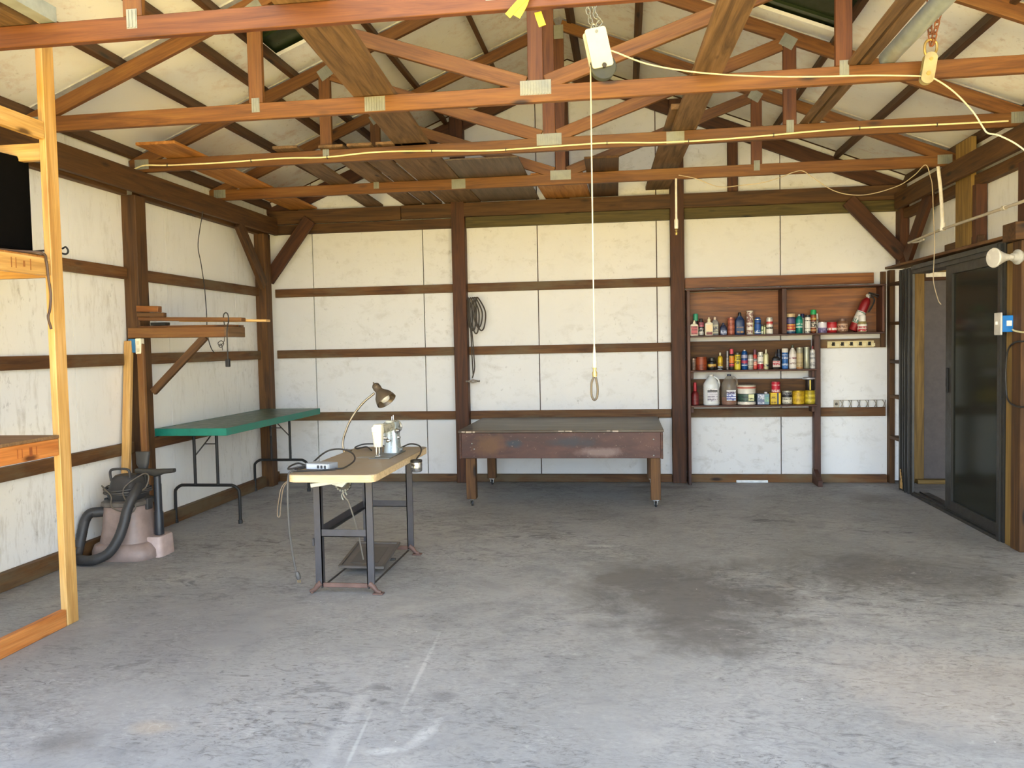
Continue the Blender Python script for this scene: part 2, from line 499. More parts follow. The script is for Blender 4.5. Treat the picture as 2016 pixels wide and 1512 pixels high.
struct(box('wall_left_sheathing', (XL - 0.08, YF, 0), (XL - 0.034, 0.05, zt(XL) + 0.09), DARK))
DOOR_Y0, DOOR_Y1, DOOR_Z = -0.40, -2.54, 2.075
wall_boards('wall_right', [side_board(XR, XR + 0.03, -0.15, 0.0, 0.0, 2.09), side_board(XR, XR + 0.03, DOOR_Y0, 0.0, 2.10, zt(XR) + 0.08),
                           side_board(XR, XR + 0.03, -1.22, DOOR_Y0, DOOR_Z + 0.03, zt(XR) + 0.08),
                           side_board(XR, XR + 0.03, DOOR_Y1, -1.22, DOOR_Z + 0.03, zt(XR) + 0.08),
                           side_board(XR, XR + 0.03, -5.2, DOOR_Y1, 0.0, zt(XR) + 0.08),
                           side_board(XR, XR + 0.03, YF, -5.2, 0.0, zt(XR) + 0.08)], FOAM_LEFT)
bm = bmesh.new()
add_box(bm, (-3.05, YF - 0.1, 0), (-2.62, YF, 2.78)); add_box(bm, (3.32, YF - 0.1, 0), (3.75, YF, 2.78))
obj('wall_front', bm, DARK)['kind'] = 'structure'
struct(box('wall_front_header', (-3.05, YF - 0.1, 2.70), (3.75, YF, 2.93), TREATED))

# roof: foam boards above the purlins (two places without boards), green metal above
def slope_box(bm, xa, xb, y0, y1, lo, hi):
    A = [(xa, zt(xa) + lo), (xb, zt(xb) + lo), (xb, zt(xb) + hi), (xa, zt(xa) + hi)]
    P = [bm.verts.new((x, y0, z)) for x, z in A]; Q = [bm.verts.new((x, y1, z)) for x, z in A]
    bm.faces.new(P); bm.faces.new(list(reversed(Q)))
    for i in range(4): bm.faces.new((P[i], Q[i], Q[(i + 1) % 4], P[(i + 1) % 4]))
seams = [0.0, -1.10, -2.37, -3.62, -4.87, -6.12, YF]
for side, xe, name in ((-1, -3.10, 'ceiling_left'), (1, 3.78, 'ceiling_right')):
    bm = bmesh.new(); bs = bmesh.new()
    for a, b in zip(seams, seams[1:]):
        holes = []
        if side < 0 and b == -3.62: holes = [(-1.60, -0.95, -3.62, -2.76)]
        if side > 0 and b in (-3.62, -4.87): holes = [(1.66, 2.38, b, -2.56 if b == -3.62 else -3.7)]
        if not holes: slope_box(bm, RC, xe, b + 0.004, a - 0.004, 0.098, 0.125)
        for (h0, h1, y0, y1) in holes:
            inner, outer = (h1, h0) if side < 0 else (h0, h1)
            slope_box(bm, RC, inner, b + 0.004, a - 0.004, 0.098, 0.125)
            slope_box(bm, outer, xe, b + 0.004, a - 0.004, 0.098, 0.125)
            slope_box(bm, inner, outer, y1 + 0.002, a - 0.004, 0.098, 0.125)
        if a < -0.5: slope_box(bs, RC + side * 0.05, xe - side * 0.1, a - 0.03, a + 0.03, 0.086, 0.097)
    c = struct(obj(name, bm, FOAM_ROOF))
    obj('seam_strip', bs, STRIP, c)
    bm = bmesh.new()
    slope_box(bm, RC, xe + side * 0.25, YF - 0.2, 0.12, 0.15, 0.165)
    for k in range(24):
        y = YF + 0.1 + k * 0.37
        slope_box(bm, RC, xe + side * 0.25, y, y + 0.045, 0.13, 0.152)
    struct(obj('roof_' + name.split('_')[1], bm, ROOFMETAL))

# base planks
struct(board('baseboard_back', (-2.9, -0.03, 0.039), (1.35, -0.03, 0.039), 0.078, 0.055, GIRT))
struct(board('baseboard_back_shelf_bay', (1.50, -0.03, 0.039), (3.44, -0.03, 0.039), 0.078, 0.055, GIRT))
struct(board('baseboard_left', (XL + 0.027, -6.4, 0.055), (XL + 0.027, -0.06, 0.055), 0.110, 0.05, GIRT, up=(0, 0, 1)))
struct(board('trim_1', (3.515, -2.56, 2.095), (3.515, -0.005, 2.115), 0.022, 0.17, GIRT))

# side room behind the sliding door
struct(box('wall_side_room_back', (3.79, -0.01, 0.03), (5.4, 0.02, 1.98), plain('#615a58', 0.8)))
struct(box('wall_side_room_outer', (5.40, -4.0, 0), (5.46, 0.03, 2.3), plain('#615a58', 0.8)))
struct(box('ceiling_side_room', (3.66, -4.06, 2.3), (5.46, 0.1, 2.36), DARK))

# ================================================================== FRAME TIMBERS
def post(x0, x1, y0, y1, z1, label, m=DARK, z0=0.0):
    o = board('support_post', ((x0 + x1) / 2, (y0 + y1) / 2, z0), ((x0 + x1) / 2, (y0 + y1) / 2, z1), abs(y1 - y0), abs(x1 - x0), m, up=(0, 1, 0), bev=0.004)
    return tag(o, label, 'post')
post(-2.918, -2.80, -2.68, -2.54, 2.64, 'brown square post on the left wall carrying the bracket shelf', TREATED)
post(-2.918, -2.80, -0.40, -0.26, 2.645, 'dark corner post where the left and back walls meet', TREATED)
post(-0.883, -0.743, -0.12, -0.002, 3.80, 'dark post on the back wall with the coiled jumper cables')
post(1.353, 1.490, -0.12, -0.002, 3.85, 'dark post on the back wall left of the can shelves')
post(3.53, 3.615, -0.14, -0.002, 2.76, 'dark corner post in the back right corner above the door ledge', DARK, 2.13)
post(3.455, 3.60, -2.66, -2.565, 2.05, 'light brown post beside the sliding door with the blue box', GREENISH)
post(3.445, 3.60, -2.80, -2.668, 2.05, 'reddish doubled post at the right picture edge behind the black cable', TREATED)
post(3.50, 3.61, -2.80, -2.61, 2.58, 'dark upper post standing on the cap block at the right edge', DARK, 2.17)
tag(board('cap_block', (3.40, -2.72, 2.11), (3.61, -2.72, 2.11), 0.115, 0.19, TREATED), 'short timber cap block on top of the post beside the sliding door', 'block')
tag(board('wide_plank', (3.55, -1.63, 2.135), (3.55, -1.63, 2.96), 0.30, 0.04, GREENISH, up=(0, 1, 0)), 'wide pale greenish upright plank above the sliding door', 'plank')
tag(board('stud', (3.57, -1.84, 2.13), (3.57, -1.84, 2.58), 0.07, 0.08, DARK, up=(0, 1, 0)), 'narrow dark stud beside the wide greenish plank above the door', 'stud')
tag(board('filler_block', (3.56, -1.24, 2.16), (3.56, -1.90, 2.16), 0.066, 0.05, TREATED), 'short dark timber block lying on the ledge above the door', 'block')
# headers
def header(p0, p1, w, t, label, m=TREATED):
    return tag(board('header_plank', p0, p1, w, t, m), label, 'header')
header((-2.86, -0.10, 2.845), (-1.42, -0.10, 2.843), 0.142, 0.038, 'upper header plank on the back wall, short piece at the left corner')
header((-1.415, -0.10, 2.846), (3.60, -0.10, 2.836), 0.142, 0.038, 'long upper header plank across the back wall above the can shelves')
header((-2.86, -0.045, 2.722), (-0.885, -0.045, 2.72), 0.10, 0.05, 'lower header plank on the back wall over the green table corner')
header((-0.742, -0.045, 2.722), (1.352, -0.045, 2.72), 0.11, 0.05, 'greenish lower header plank on the back wall over the workbench', GREENDARK)
header((1.492, -0.045, 2.722), (3.58, -0.045, 2.718), 0.11, 0.05, 'greenish lower header plank on the back wall over the can shelves', GREENDARK)
header((-2.775, -6.4, 2.735), (-2.775, -0.16, 2.735), 0.17, 0.04, 'long inner header plank along the top of the left wall')
header((-2.885, -2.535, 2.68), (-2.885, -0.16, 2.68), 0.085, 0.06, 'recessed lower header plank on the left wall behind the green table')
header((-2.885, -6.4, 2.68), (-2.885, -2.69, 2.68), 0.085, 0.06, 'recessed lower header plank on the left wall behind the storage rack')
header((3.49, -6.4, 2.735), (3.49, -0.16, 2.735), 0.155, 0.04, 'long inner header plank along the top of the right wall')
header((3.585, -2.60, 2.62), (3.585, -0.16, 2.62), 0.085, 0.06, 'recessed lower header plank above the sliding door')
# girts
def girt(p0, p1, label, w=0.088):
    return tag(board('girt', p0, p1, w, 0.038, GIRT), label, 'girt')
def back_girt(x0, x1, z, label): girt((x0, -0.02, z), (x1, -0.02, z), label)
for z, w in ((2.045, 'uppermost'), (1.385, 'middle'), (0.705, 'lowest')):
    back_girt(-2.862, -0.886, z, w + ' horizontal girt on the back wall above and behind the green table')
    back_girt(-0.740, 1.350, z, w + ' horizontal girt on the back wall above the dark workbench')
back_girt(1.54, 3.43, 0.705, 'horizontal girt on the back wall under the can shelves')
back_girt(2.80, 3.43, 1.385, 'horizontal girt on the back wall behind the beige key rack')
for z, w in ((2.045, 'uppermost'), (1.385, 'middle'), (0.705, 'lowest')):
    girt((XL + 0.02, -2.535, z), (XL + 0.02, -0.16, z), w + ' horizontal girt on the left wall between its two posts')
    girt((XL + 0.02, -6.4, z), (XL + 0.02, -2.775 if w == 'middle' else -2.69, z), w + ' horizontal girt on the left wall behind the storage rack')
# knee braces
def brace(p0, p1, label, up, m=DARK, w=0.135, t=0.04):
    return tag(board('knee_brace', p0, p1, w, t, m, up=up), label, 'brace')
brace((-2.385, -0.19, 2.80), (-2.87, -0.19, 2.175), 'diagonal brace on the back wall at the left corner post', (1, 0, -1))
brace((3.05, -0.145, 2.77), (3.56, -0.145, 2.21), 'diagonal brace on the back wall at the right corner', (1, 0, 1))
brace((-2.775, -1.03, 2.66), (-2.775, -0.50, 2.10), 'diagonal brace on the left wall running to the corner post', (0, 1, 1), TREATED)
brace((3.53, -0.95, 2.70), (3.53, -0.34, 2.17), 'dark diagonal brace on the right wall above the sliding door', (0, -1, 1), DARK, 0.16)
# ladder-like blocking beside the door
tag(board('stud', (3.475, -0.05, 0.0), (3.475, -0.05, 2.09), 0.085, 0.05, TREATED, up=(0, 1, 0)), 'flat stud at the right end of the back wall with small blocks', 'stud')
tag(board('stud', (3.54, -0.25, 0.0), (3.54, -0.25, 2.07), 0.29, 0.02, DARK, up=(0, 1, 0)), 'dark recessed board between the end stud and the door frame', 'stud')
for z, w in ((1.95, 'topmost'), (1.57, 'second'), (1.20, 'third'), (0.86, 'fourth'), (0.46, 'lowest')):
    tag(board('blocking', (3.49, -0.10, z), (3.49, -0.385, z), 0.03, 0.085, TREATED), '%s small block between the end stud and the door frame' % w, 'block')

# ================================================================== ROOF FRAME
def gusset(par, x, y, z, w, h, ang=0.0):
    bm = bmesh.new()
    n = max(2, int(round(w / 0.022)))
    add_box(bm, (-w / 2, -0.0012, -h / 2), (w / 2, 0.0, h / 2))
    n = max(3, int(round(w / 0.016)))
    for k in range(n):           # pressed plate with punched ribs
        x0 = -w / 2 + w * (k + 0.22) / n
        add_box(bm, (x0, -0.0055, -h / 2 + 0.004), (x0 + 0.5 * w / n, -0.0010, h / 2 - 0.004))
    M = T4(Vector((x, y, z))) @ Matrix.Rotation(-ang, 4, 'Y')
    return obj('gusset_plate', bm, STEEL, par, M)
PITCH = math.atan(SL)
def truss(Y, xc, half, label, splice=None, y_web=0.0, mats=(FIR, FIR, FIR_RED, FIR)):
    t = thing('roof_truss', label, 'truss', (xc, Y + 0.019, 2.83), 'roof trusses')
    yc = Y + 0.019
    z0 = 2.8775
    board('bottom_chord', (xc - 3.27, yc, z0), (xc + 3.20, yc, z0), 0.095, 0.038, mats[0], t)
    def top(x): return ZH + SL * (3.2 - abs(x - xc)) - 0.05
    for s in (-1, 1):
        board('top_chord', (xc + s * 3.26, yc, top(xc + s * 3.26) - 0.0), (xc + s * 0.022, yc, top(xc) - 0.0), 0.089, 0.036, mats[1], t)
        board('vertical_web', (xc + s * half, yc + 0.001, z0 + 0.048), (xc + s * half, yc + 0.001, top(xc + s * half) - 0.045), 0.089 if half else 0.09, 0.034, mats[2] if s > 0 else mats[3], t, up=(1, 0, 0))
        a = (xc + s * 0.06, yc - 0.001, z0 + 0.062); b = (xc + s * (half - 0.055), yc - 0.001, top(xc + s * (half - 0.055)) - 0.065)
        board('diagonal_web', a, b, 0.089, 0.033, mats[1], t)
        gusset(t, xc + s * half, Y - 0.0005, z0 + 0.035, 0.05, 0.085)
        gusset(t, xc + s * (half - 0.01), Y - 0.0005, top(xc + s * half) - 0.03, 0.10, 0.085, -s * 0.55)
        gusset(t, xc + s * 3.165, Y - 0.0005, z0 + 0.012, 0.115, 0.075)
    board('king_post', (xc, yc + 0.002, z0 + 0.048), (xc, yc + 0.002, top(xc) - 0.05), 0.089, 0.032, mats[2], t, up=(1, 0, 0))
    gusset(t, xc, Y - 0.0005, z0 + 0.035, 0.18, 0.083)
    gusset(t, xc, Y - 0.0005, top(xc) - 0.06, 0.09, 0.12)
    for sx in splice or ():
        gusset(t, sx, Y - 0.0005, z0, 0.125, 0.085)
    return t
truss(-1.30, 0.35, 1.665, 'roof truss nearest the back wall with a plain bottom chord', (-0.56,))
truss(-2.57, 0.365, 1.678, 'roof truss with the pale electrical cable along its bottom chord', (1.26,))
truss(-3.78, 0.397, 1.70, 'roof truss behind the white rope and the right-hand pulley', (-0.56,))
truss(-5.11, 0.42, 1.68, 'frontmost roof truss with the yellow strap hung over it', (), 0.0, (FIR_RED, FIR, FIR_RED, FIR))
# gable frame on the back wall
GS = 'gable studs on the back wall'
tag(board('gable_stud', (0.275, -0.035, 2.92), (0.275, -0.035, zt(0.275) - 0.02), 0.14, 0.05, DARK, up=(1, 0, 0)), 'dark gable stud under the ridge on the back wall', 'stud', GS)
tag(board('gable_stud', (1.975, -0.035, 2.92), (1.975, -0.035, zt(1.975) - 0.02), 0.10, 0.05, DARK, up=(1, 0, 0)), 'dark gable stud above the can shelves on the back wall', 'stud', GS)
for s, w in ((-1, 'left'), (1, 'right')):
    a = (RC + s * 3.25, -0.035, zt(RC + s * 3.25) - 0.06); b = (RC + s * 0.02, -0.035, zt(RC) - 0.06)
    tag(board('gable_rafter', a, b, 0.14, 0.045, DARK), 'dark sloping rafter against the back gable on the %s side of the ridge' % w, 'rafter', 'gable rafters')
# purlins
def purlin(x, label):
    s = -1 if x < RC else 1
    nrm = Vector((s * SL, 0, 1)).normalized()
    z = zt(x) + 0.046
    return tag(board('purlin', (x, YF, z), (x, -0.01, z), 0.088, 0.038, PURLIN, up=nrm), label, 'purlin', 'purlins under the roof boards')
for x, lb in ((-2.90, 'lowest dark purlin of the left roof slope, just above the left wall'), (-2.24, 'second dark purlin up the left roof slope'),
              (-1.83, 'third dark purlin up the left roof slope'), (-1.58, 'fourth dark purlin up the left slope, beside the bare green metal'),
              (-0.94, 'fifth dark purlin up the left roof slope'), (-0.30, 'topmost dark purlin of the left roof slope'),
              (0.46, 'topmost dark purlin of the right roof slope'), (1.03, 'second dark purlin down the right roof slope'),
              (1.66, 'third dark purlin down the right slope, beside the bare green metal'), (2.35, 'fourth dark purlin down the right slope'),
              (2.97, 'fifth dark purlin down the right slope, behind the small metal pulley'), (3.62, 'lowest dark purlin of the right roof slope')):
    purlin(x, lb)

# ---- lumber lying across the bottom chords
ZC = 2.928
def laid(name, p0, p1, w, t, label, m=OLD, dz=0.0, cat='plank'):
    a = Vector((p0[0], p0[1], ZC + t / 2 + dz)); b = Vector((p1[0], p1[1], ZC + t / 2 + dz))
    M, L = frame_x(a, b)
    bm = bmesh.new()
    add_box(bm, (-L / 2, -w / 2, -t / 2), (L / 2, w / 2, t / 2), 0.003)
    o = obj(name, bm, m, None, M)
    return tag(o, label, cat)
laid('loose_plank', (-0.44, -5.6), (-0.66, -2.50), 0.25, 0.038, 'wide brown plank laid on the chords left of centre', OLD)
laid('loose_plank', (1.43, -5.6), (1.32, -2.50), 0.165, 0.038, 'long brown plank laid on the chords right of centre', OLD)
laid('loose_plank', (1.325, -2.95), (1.23, -0.06), 0.23, 0.038, 'shorter brown plank lying behind the long one right of centre', OLD, 0.041)
laid('loose_plank', (-2.44, -2.98), (-2.50, -0.06), 0.30, 0.022, 'wide yellowish plank laid on the chords near the left wall', PLY)
laid('loose_plank', (-1.60, -2.66), (-1.72, -0.05), 0.19, 0.022, 'grey plank lying alone on the chords left of the plank group', OLD)
for i, x in enumerate((-1.28, -1.06, -0.84, -0.65)):
    laid('loose_plank', (x + 0.02, -2.62), (x - 0.02, -0.05), 0.19, 0.022, ('leftmost', 'second', 'third', 'rightmost')[i] + ' of the four grey planks lying side by side on the chords', OLD)
laid('hardboard_sheet', (-0.235, -2.00), (-0.265, -0.06), 0.60, 0.012, 'dark grey-brown hardboard sheet lying beside the grey planks', MDF, 0, 'sheet')
laid('loose_plank', (0.31, -1.255), (0.33, -0.05), 0.46, 0.022, 'short yellowish board lying between last truss and back wall', PLY)
laid('loose_plank', (0.72, -1.80), (0.70, -0.05), 0.28, 0.02, 'wide brown board lying on the chords above the hanging rope', TREATED)
laid('wood_strip', (2.145, -2.45), (2.13, -5.9), 0.05, 0.022, 'narrow weathered wood strip laid along the chords at right', OLD, 0, 'strip')
laid('wood_strip', (2.215, -2.50), (2.205, -5.9), 0.06, 0.03, 'thicker tan wood strip next to the galvanised pipe', OLD, 0, 'strip')
def channel(name, x, y0, y1, w, h, label, open_up=True):
    bm = bmesh.new()
    t = 0.004
    add_box(bm, (x - w / 2, y0, ZC), (x + w / 2, y1, ZC + t))
    for s in (-1, 1):
        xx = x + s * (w / 2 - t / 2)
        add_box(bm, (xx - t / 2, y0, ZC + t), (xx + t / 2, y1, ZC + h))
        add_box(bm, (xx - s * 0.012 - 0.008, y0, ZC + h - t), (xx - s * 0.0 , y1, ZC + h))
    return tag(obj(name, bm, GALV), label, 'channel')
channel('steel_channel', -1.675, -6.4, -5.09, 0.075, 0.07, 'galvanised steel channel ending over the frontmost truss at left')
laid('loose_plank', (-1.86, -6.4), (-1.86, -4.98), 0.19, 0.03, 'dark rough plank beside the galvanised channel at upper left', OLD)
bm = bmesh.new()
add_tube(bm, [(2.345, -3.70, ZC + 0.046), (2.36, -6.2, ZC + 0.046)], 0.046, 20, 1)
tag(obj('steel_pipe', bm, GALV, smooth=True), 'galvanised pipe laid across the chords at upper right', 'pipe')
# ================================================================== RIGHT WALL: SLIDING DOOR
DFR = plain('#34322e', 0.45, 0.2, 0.06, 'bronze_door_frame')
door = bpy.data.objects.new('door_1', None); COL.objects.link(door)
reg(door, T4(Vector((3.52, -1.47, 0))), None); door['kind'] = 'structure'
bm = bmesh.new()
add_box(bm, (3.455, -0.72, 0.0), (3.474, -0.40, 2.06)); add_box(bm, (3.474, -0.46, 0.0), (3.515, -0.40, 2.06))
for k, y in enumerate((-0.43, -0.50, -0.57, -0.64)): add_box(bm, (3.432 + 0.006 * (k % 2), y - 0.022, 0.0), (3.456, y, 2.06))
obj('door_jamb', bm, DFR, door)
bm = bmesh.new()
add_box(bm, (3.455, -2.545, 0.0), (3.60, -2.455, 2.075)); add_box(bm, (3.442, -2.50, 0), (3.456, -2.46, 2.06))
obj('door_jamb', bm, DFR, door)
bm = bmesh.new()
add_box(bm, (3.455, -2.455, 2.0), (3.60, -0.72, 2.075)); add_box(bm, (3.44, -2.455, 2.035), (3.456, -0.72, 2.065))
obj('door_head', bm, DFR, door)
bm = bmesh.new()
add_box(bm, (3.445, -2.455, 0.0), (3.60, -0.72, 0.022)); add_box(bm, (3.47, -2.455, 0.022), (3.476, -0.72, 0.032)); add_box(bm, (3.52, -2.455, 0.022), (3.526, -0.72, 0.032))
obj('door_sill', bm, DFR, door)
bm = bmesh.new()
add_box(bm, (3.468, -1.585, 0.034), (3.505, -1.46, 2.0), 0.004); add_box(bm, (3.468, -2.455, 0.034), (3.505, -2.40, 2.0))
add_box(bm, (3.468, -2.40, 0.034), (3.505, -1.585, 0.11)); add_box(bm, (3.468, -2.40, 1.93), (3.505, -1.585, 2.0))
panel = obj('sliding_panel', bm, DFR, door)
box('glass_pane', (3.484, -2.402, 0.108), (3.490, -1.583, 1.932), GLASS, panel)
bm = bmesh.new()
add_box(bm, (3.455, -1.525, 0.98), (3.469, -1.495, 1.18), 0.004)
add_box(bm, (3.451, -1.516, 1.03), (3.456, -1.506, 1.10), 0.002)
obj('door_handle', bm, BLACK, panel)
# bare frame edge: splintered putty at the foot of the jamb
bm = bmesh.new()
for k in range(5): add_box(bm, (3.428, -0.48 - 0.012 * k, 0.02 + 0.03 * (k % 2)), (3.433, -0.47 - 0.012 * k, 0.20 - 0.03 * k))
obj('splintered_edge', bm, PINE, door)
# inside the side room
tag(board('support_post', (3.735, -0.02, 0.0), (3.735, -0.02, 2.29), 0.09, 0.09, GREENISH, up=(0, 1, 0)), 'pale yellowish post seen through the open half of the sliding door', 'post')
tag(board('header_plank', (3.79, -0.07, 2.13), (5.3, -0.07, 2.13), 0.14, 0.04, GREENISH), 'short header plank inside the side room behind the sliding door', 'header')
tag(board('white_strip', (3.79, -0.06, 2.035), (4.5, -0.06, 2.035), 0.045, 0.02, WHITE), 'white strip over the grey panel in the side room', 'strip')
tag(board('sill_plank', (3.70, -0.09, 0.02), (5.3, -0.09, 0.02), 0.04, 0.09, GREENISH), 'pale sill plank on the side room floor below the grey panel', 'plank')

# socket, bulb, switch box on the posts at the right
t = thing('flood_bulb', 'white reflector light bulb in a socket on the post at the right edge', 'light bulb', (3.44, -2.76, 1.94))
A = axis_m((3.442, -2.765, 1.942), (-1, -0.30, -0.03))
lathe('socket', [(0, 0), (0.048, 0), (0.05, 0.012), (0.034, 0.022), (0.026, 0.05), (0.0, 0.05)], plain('#aaa8a2', 0.3), t, A)
lathe('bulb', [(0.0, 0.045), (0.017, 0.05), (0.019, 0.07), (0.026, 0.10), (0.046, 0.145), (0.062, 0.172), (0.065, 0.182), (0.060, 0.190), (0.0, 0.196)], plain('#c9c5bd', 0.25, 0, 0.03), t, A)
t = thing('switch_box', 'blue electrical box with a grey cover plate on the post beside the sliding door', 'electrical box', (3.42, -2.64, 1.45))
box('box_body', (3.375, -2.685, 1.455), (3.452, -2.615, 1.565), plain('#1f78c8', 0.4), t, 0.004)
box('cover_plate', (3.362, -2.70, 1.435), (3.374, -2.60, 1.585), plain('#c9c4ba', 0.45), t, 0.003)
box('switch_lever', (3.348, -2.655, 1.505), (3.363, -2.645, 1.525), WHITE, t)
box('white_sticker', (3.405, -2.6862, 1.495), (3.438, -2.6848, 1.53), plain('#e8e6e0', 0.6), t)
tag(tube('electrical_cable', [(3.44, -2.69, 1.47), (3.43, -2.74, 1.462), (3.44, -2.83, 1.45), (3.44, -2.95, 1.45)], 0.006, plain('#e3d9a8', 0.5)), 'short pale cable leaving the blue electrical box', 'cable')
tag(tube('cable_loop', [(3.428, -2.95, 1.39), (3.428, -2.85, 1.391), (3.428, -2.739, 1.382), (3.428, -2.653, 1.331), (3.428, -2.625, 1.194), (3.428, -2.635, 1.057), (3.428, -2.673, 0.991), (3.428, -2.781, 0.965), (3.428, -2.95, 0.972)], 0.006, CORD), 'black cable looped against the posts below the blue box', 'cable')

# conduit and hanging pipes
bm = bmesh.new()
add_tube(bm, [(3.44, -0.66, 2.285), (3.42, -1.5, 2.292), (3.42, -2.85, 2.285), (3.42, -4.4, 2.28)], 0.011, 10, 1)
t = thing('conduit', 'thin pale conduit running along the right wall above the sliding door', 'pipe', (3.42, -1.6, 2.28))
obj('pipe_run', bm, plain('#bdb19c', 0.4), t, smooth=True)
lathe('coupling', [(0, -0.02), (0.016, -0.02), (0.016, 0.02), (0, 0.02)], plain('#c9c0ae', 0.4), t, axis_m((3.42, -2.60, 2.287), (0, 1, 0)))
tube('end_bracket', [(3.44, -0.70, 2.288), (3.45, -0.85, 2.27), (3.46, -0.98, 2.275)], 0.009, plain('#cfcac0', 0.4), t)
t = thing('hanging_pipe', 'white plastic pipe hanging down from the truss end to the conduit', 'pipe', (3.42, -1.5, 2.30))
tube('pipe_run', [(3.405, -1.46, 2.80), (3.415, -1.49, 2.60), (3.42, -1.52, 2.33)], 0.014, WHITE, t)
lathe('tee_fitting', [(0, -0.03), (0.021, -0.03), (0.021, 0.03), (0, 0.03)], WHITE, t, axis_m((3.42, -1.52, 2.31), (0.05, 0.05, 1)))
t = thing('hanging_pipe', 'white pipe hanging in front of the post left of the can shelves', 'pipe', (1.338, -1.32, 2.40))
tube('pipe_run', [(1.34, -1.32, 2.83), (1.338, -1.32, 2.47)], 0.0095, WHITE, t)
lathe('pipe_socket', [(0, 0.0), (0.015, 0.0), (0.017, 0.012), (0.017, 0.07), (0.012, 0.085), (0, 0.085)], WHITE, t, T4(Vector((1.338, -1.32, 2.405))))
lathe('threaded_end', [(0, -0.055), (0.008, -0.055), (0.013, -0.035), (0.007, -0.028), (0.013, -0.012), (0.008, 0.0), (0, 0.0)], BRASS, t, T4(Vector((1.338, -1.32, 2.405))))
tag(tube('thin_wire', [(1.361, -1.335, 2.856), (1.506, -1.335, 2.819), (1.695, -1.335, 2.742), (1.884, -1.335, 2.746), (2.051, -1.335, 2.759), (2.196, -1.335, 2.795), (2.299, -1.335, 2.832), (2.381, -1.335, 2.841), (2.463, -1.335, 2.782), (2.625, -1.335, 2.669), (2.787, -1.335, 2.624), (2.948, -1.335, 2.63), (3.148, -1.335, 2.687), (3.267, -1.335, 2.765), (3.353, -1.335, 2.843), (3.385, -1.35, 2.74), (3.397, -1.36, 2.655), (3.40, -1.38, 2.405), (3.385, -1.45, 2.197), (3.39, -1.42, 2.031), (3.395, -1.40, 1.885), (3.43, -1.40, 1.737), (3.45, -1.41, 1.695)], 0.0035, plain('#c9b79a', 0.5)), 'thin tan wire sagging from the rear truss down to the door opening', 'wire')
t = thing('electrical_cable', 'pale yellow cable stapled along the bottom chord of a truss', 'cable', (0.36, -2.59, 2.86))
rom = [(-2.861, -2.582, 2.853), (-2.763, -2.582, 2.879), (-2.574, -2.582, 2.87), (-2.16, -2.582, 2.868), (-1.632, -2.582, 2.876), (-1.314, -2.582, 2.867), (-0.921, -2.582, 2.885), (-0.498, -2.582, 2.872), (-0.083, -2.582, 2.852), (0.362, -2.582, 2.857), (0.798, -2.582, 2.862), (1.154, -2.582, 2.845), (1.574, -2.582, 2.845), (1.918, -2.582, 2.855), (2.189, -2.582, 2.866), (2.523, -2.582, 2.872), (3.014, -2.582, 2.867), (3.45, -2.582, 2.865)]
tube('cable_run', rom, 0.0058, plain('#f3e6b4', 0.45), t, sub=5)
for x, z in ((-2.58, 2.870), (-1.90, 2.872), (-1.30, 2.867), (-0.5, 2.872), (0.05, 2.853), (0.78, 2.862), (1.35, 2.845), (1.93, 2.855), (2.5, 2.872), (3.0, 2.867)):
    box('staple', (x - 0.003, -2.5895, z - 0.012), (x + 0.003, -2.574, z + 0.012), IRON, t)

# ---- pulleys, rope, strap
def chain_bm(pts, link=0.034, w=0.011, r=0.0028):
    bm = bmesh.new()
    P = smooth_path(pts, 10)
    L = [0]
    for a, b in zip(P, P[1:]): L.append(L[-1] + (b - a).length)
    n = max(2, int(L[-1] / (link * 0.72)))
    for i in range(n):
        s = L[-1] * (i + 0.5) / n
        k = max(j for j in range(len(L) - 1) if L[j] <= s)
        d = (P[k + 1] - P[k]).normalized()
        c = P[k] + d * (s - L[k])
        M = axis_m(c, d) @ Matrix.Rotation(math.pi / 2 * (i % 2) + 0.4, 4, 'Z')
        loop = []
        for q in range(12):
            a = 2 * math.pi * q / 12
            loop.append(M @ Vector((w * math.cos(a), 0, (link / 2 - w) * (1 if math.sin(a) > 0 else -1) + w * math.sin(a))))
        add_tube(bm, loop, r, 6, 1, closed=True)
    return bm
def rounded(w, h, r, n=5):
    out = []
    for cx, cy, a0 in ((w / 2 - r, h / 2 - r, 0), (-w / 2 + r, h / 2 - r, 90), (-w / 2 + r, -h / 2 + r, 180), (w / 2 - r, -h / 2 + r, 270)):
        for k in range(n + 1):
            a = math.radians(a0 + 90 * k / n)
            out.append((cx + r * math.cos(a), cy + r * math.sin(a)))
    return out
t = thing('pulley_block', 'white pulley block hanging on a chain in front of the trusses', 'pulley', (0.78, -4.35, 2.80))
PM = T4(Vector((0.772, -4.35, 2.905))) @ Matrix.Rotation(math.radians(12), 4, 'Z') @ Matrix.Rotation(math.radians(-9.5), 4, 'Y').inverted() @ Matrix.Rotation(0, 4, 'X')
PM = T4(Vector((0.772, -4.35, 2.905))) @ Matrix.Rotation(math.radians(14), 4, 'Z') @ Matrix.Rotation(math.radians(-12), 4, 'Y')
prism('cheek_plate', rounded(0.108, 0.195, 0.014), 1, -0.032, -0.022, plain('#cfcbbb', 0.4, 0, 0.04), t, PM)
prism('cheek_plate', rounded(0.108, 0.195, 0.014), 1, 0.020, 0.030, plain('#cfcbbb', 0.4, 0, 0.04), t, PM)
SH = PM @ T4(Vector((0.006, 0, -0.090))) @ Matrix.Rotation(math.pi / 2, 4, 'X')
lathe('sheave', [(0, -0.018), (0.062, -0.018), (0.066, -0.014), (0.056, 0.0), (0.066, 0.014), (0.062, 0.018), (0, 0.018)], plain('#3a3d38', 0.4), t, SH, 32)
lathe('axle_bolt', [(0, -0.036), (0.012, -0.036), (0.012, 0.036), (0, 0.036)], IRON, t, SH, 12)
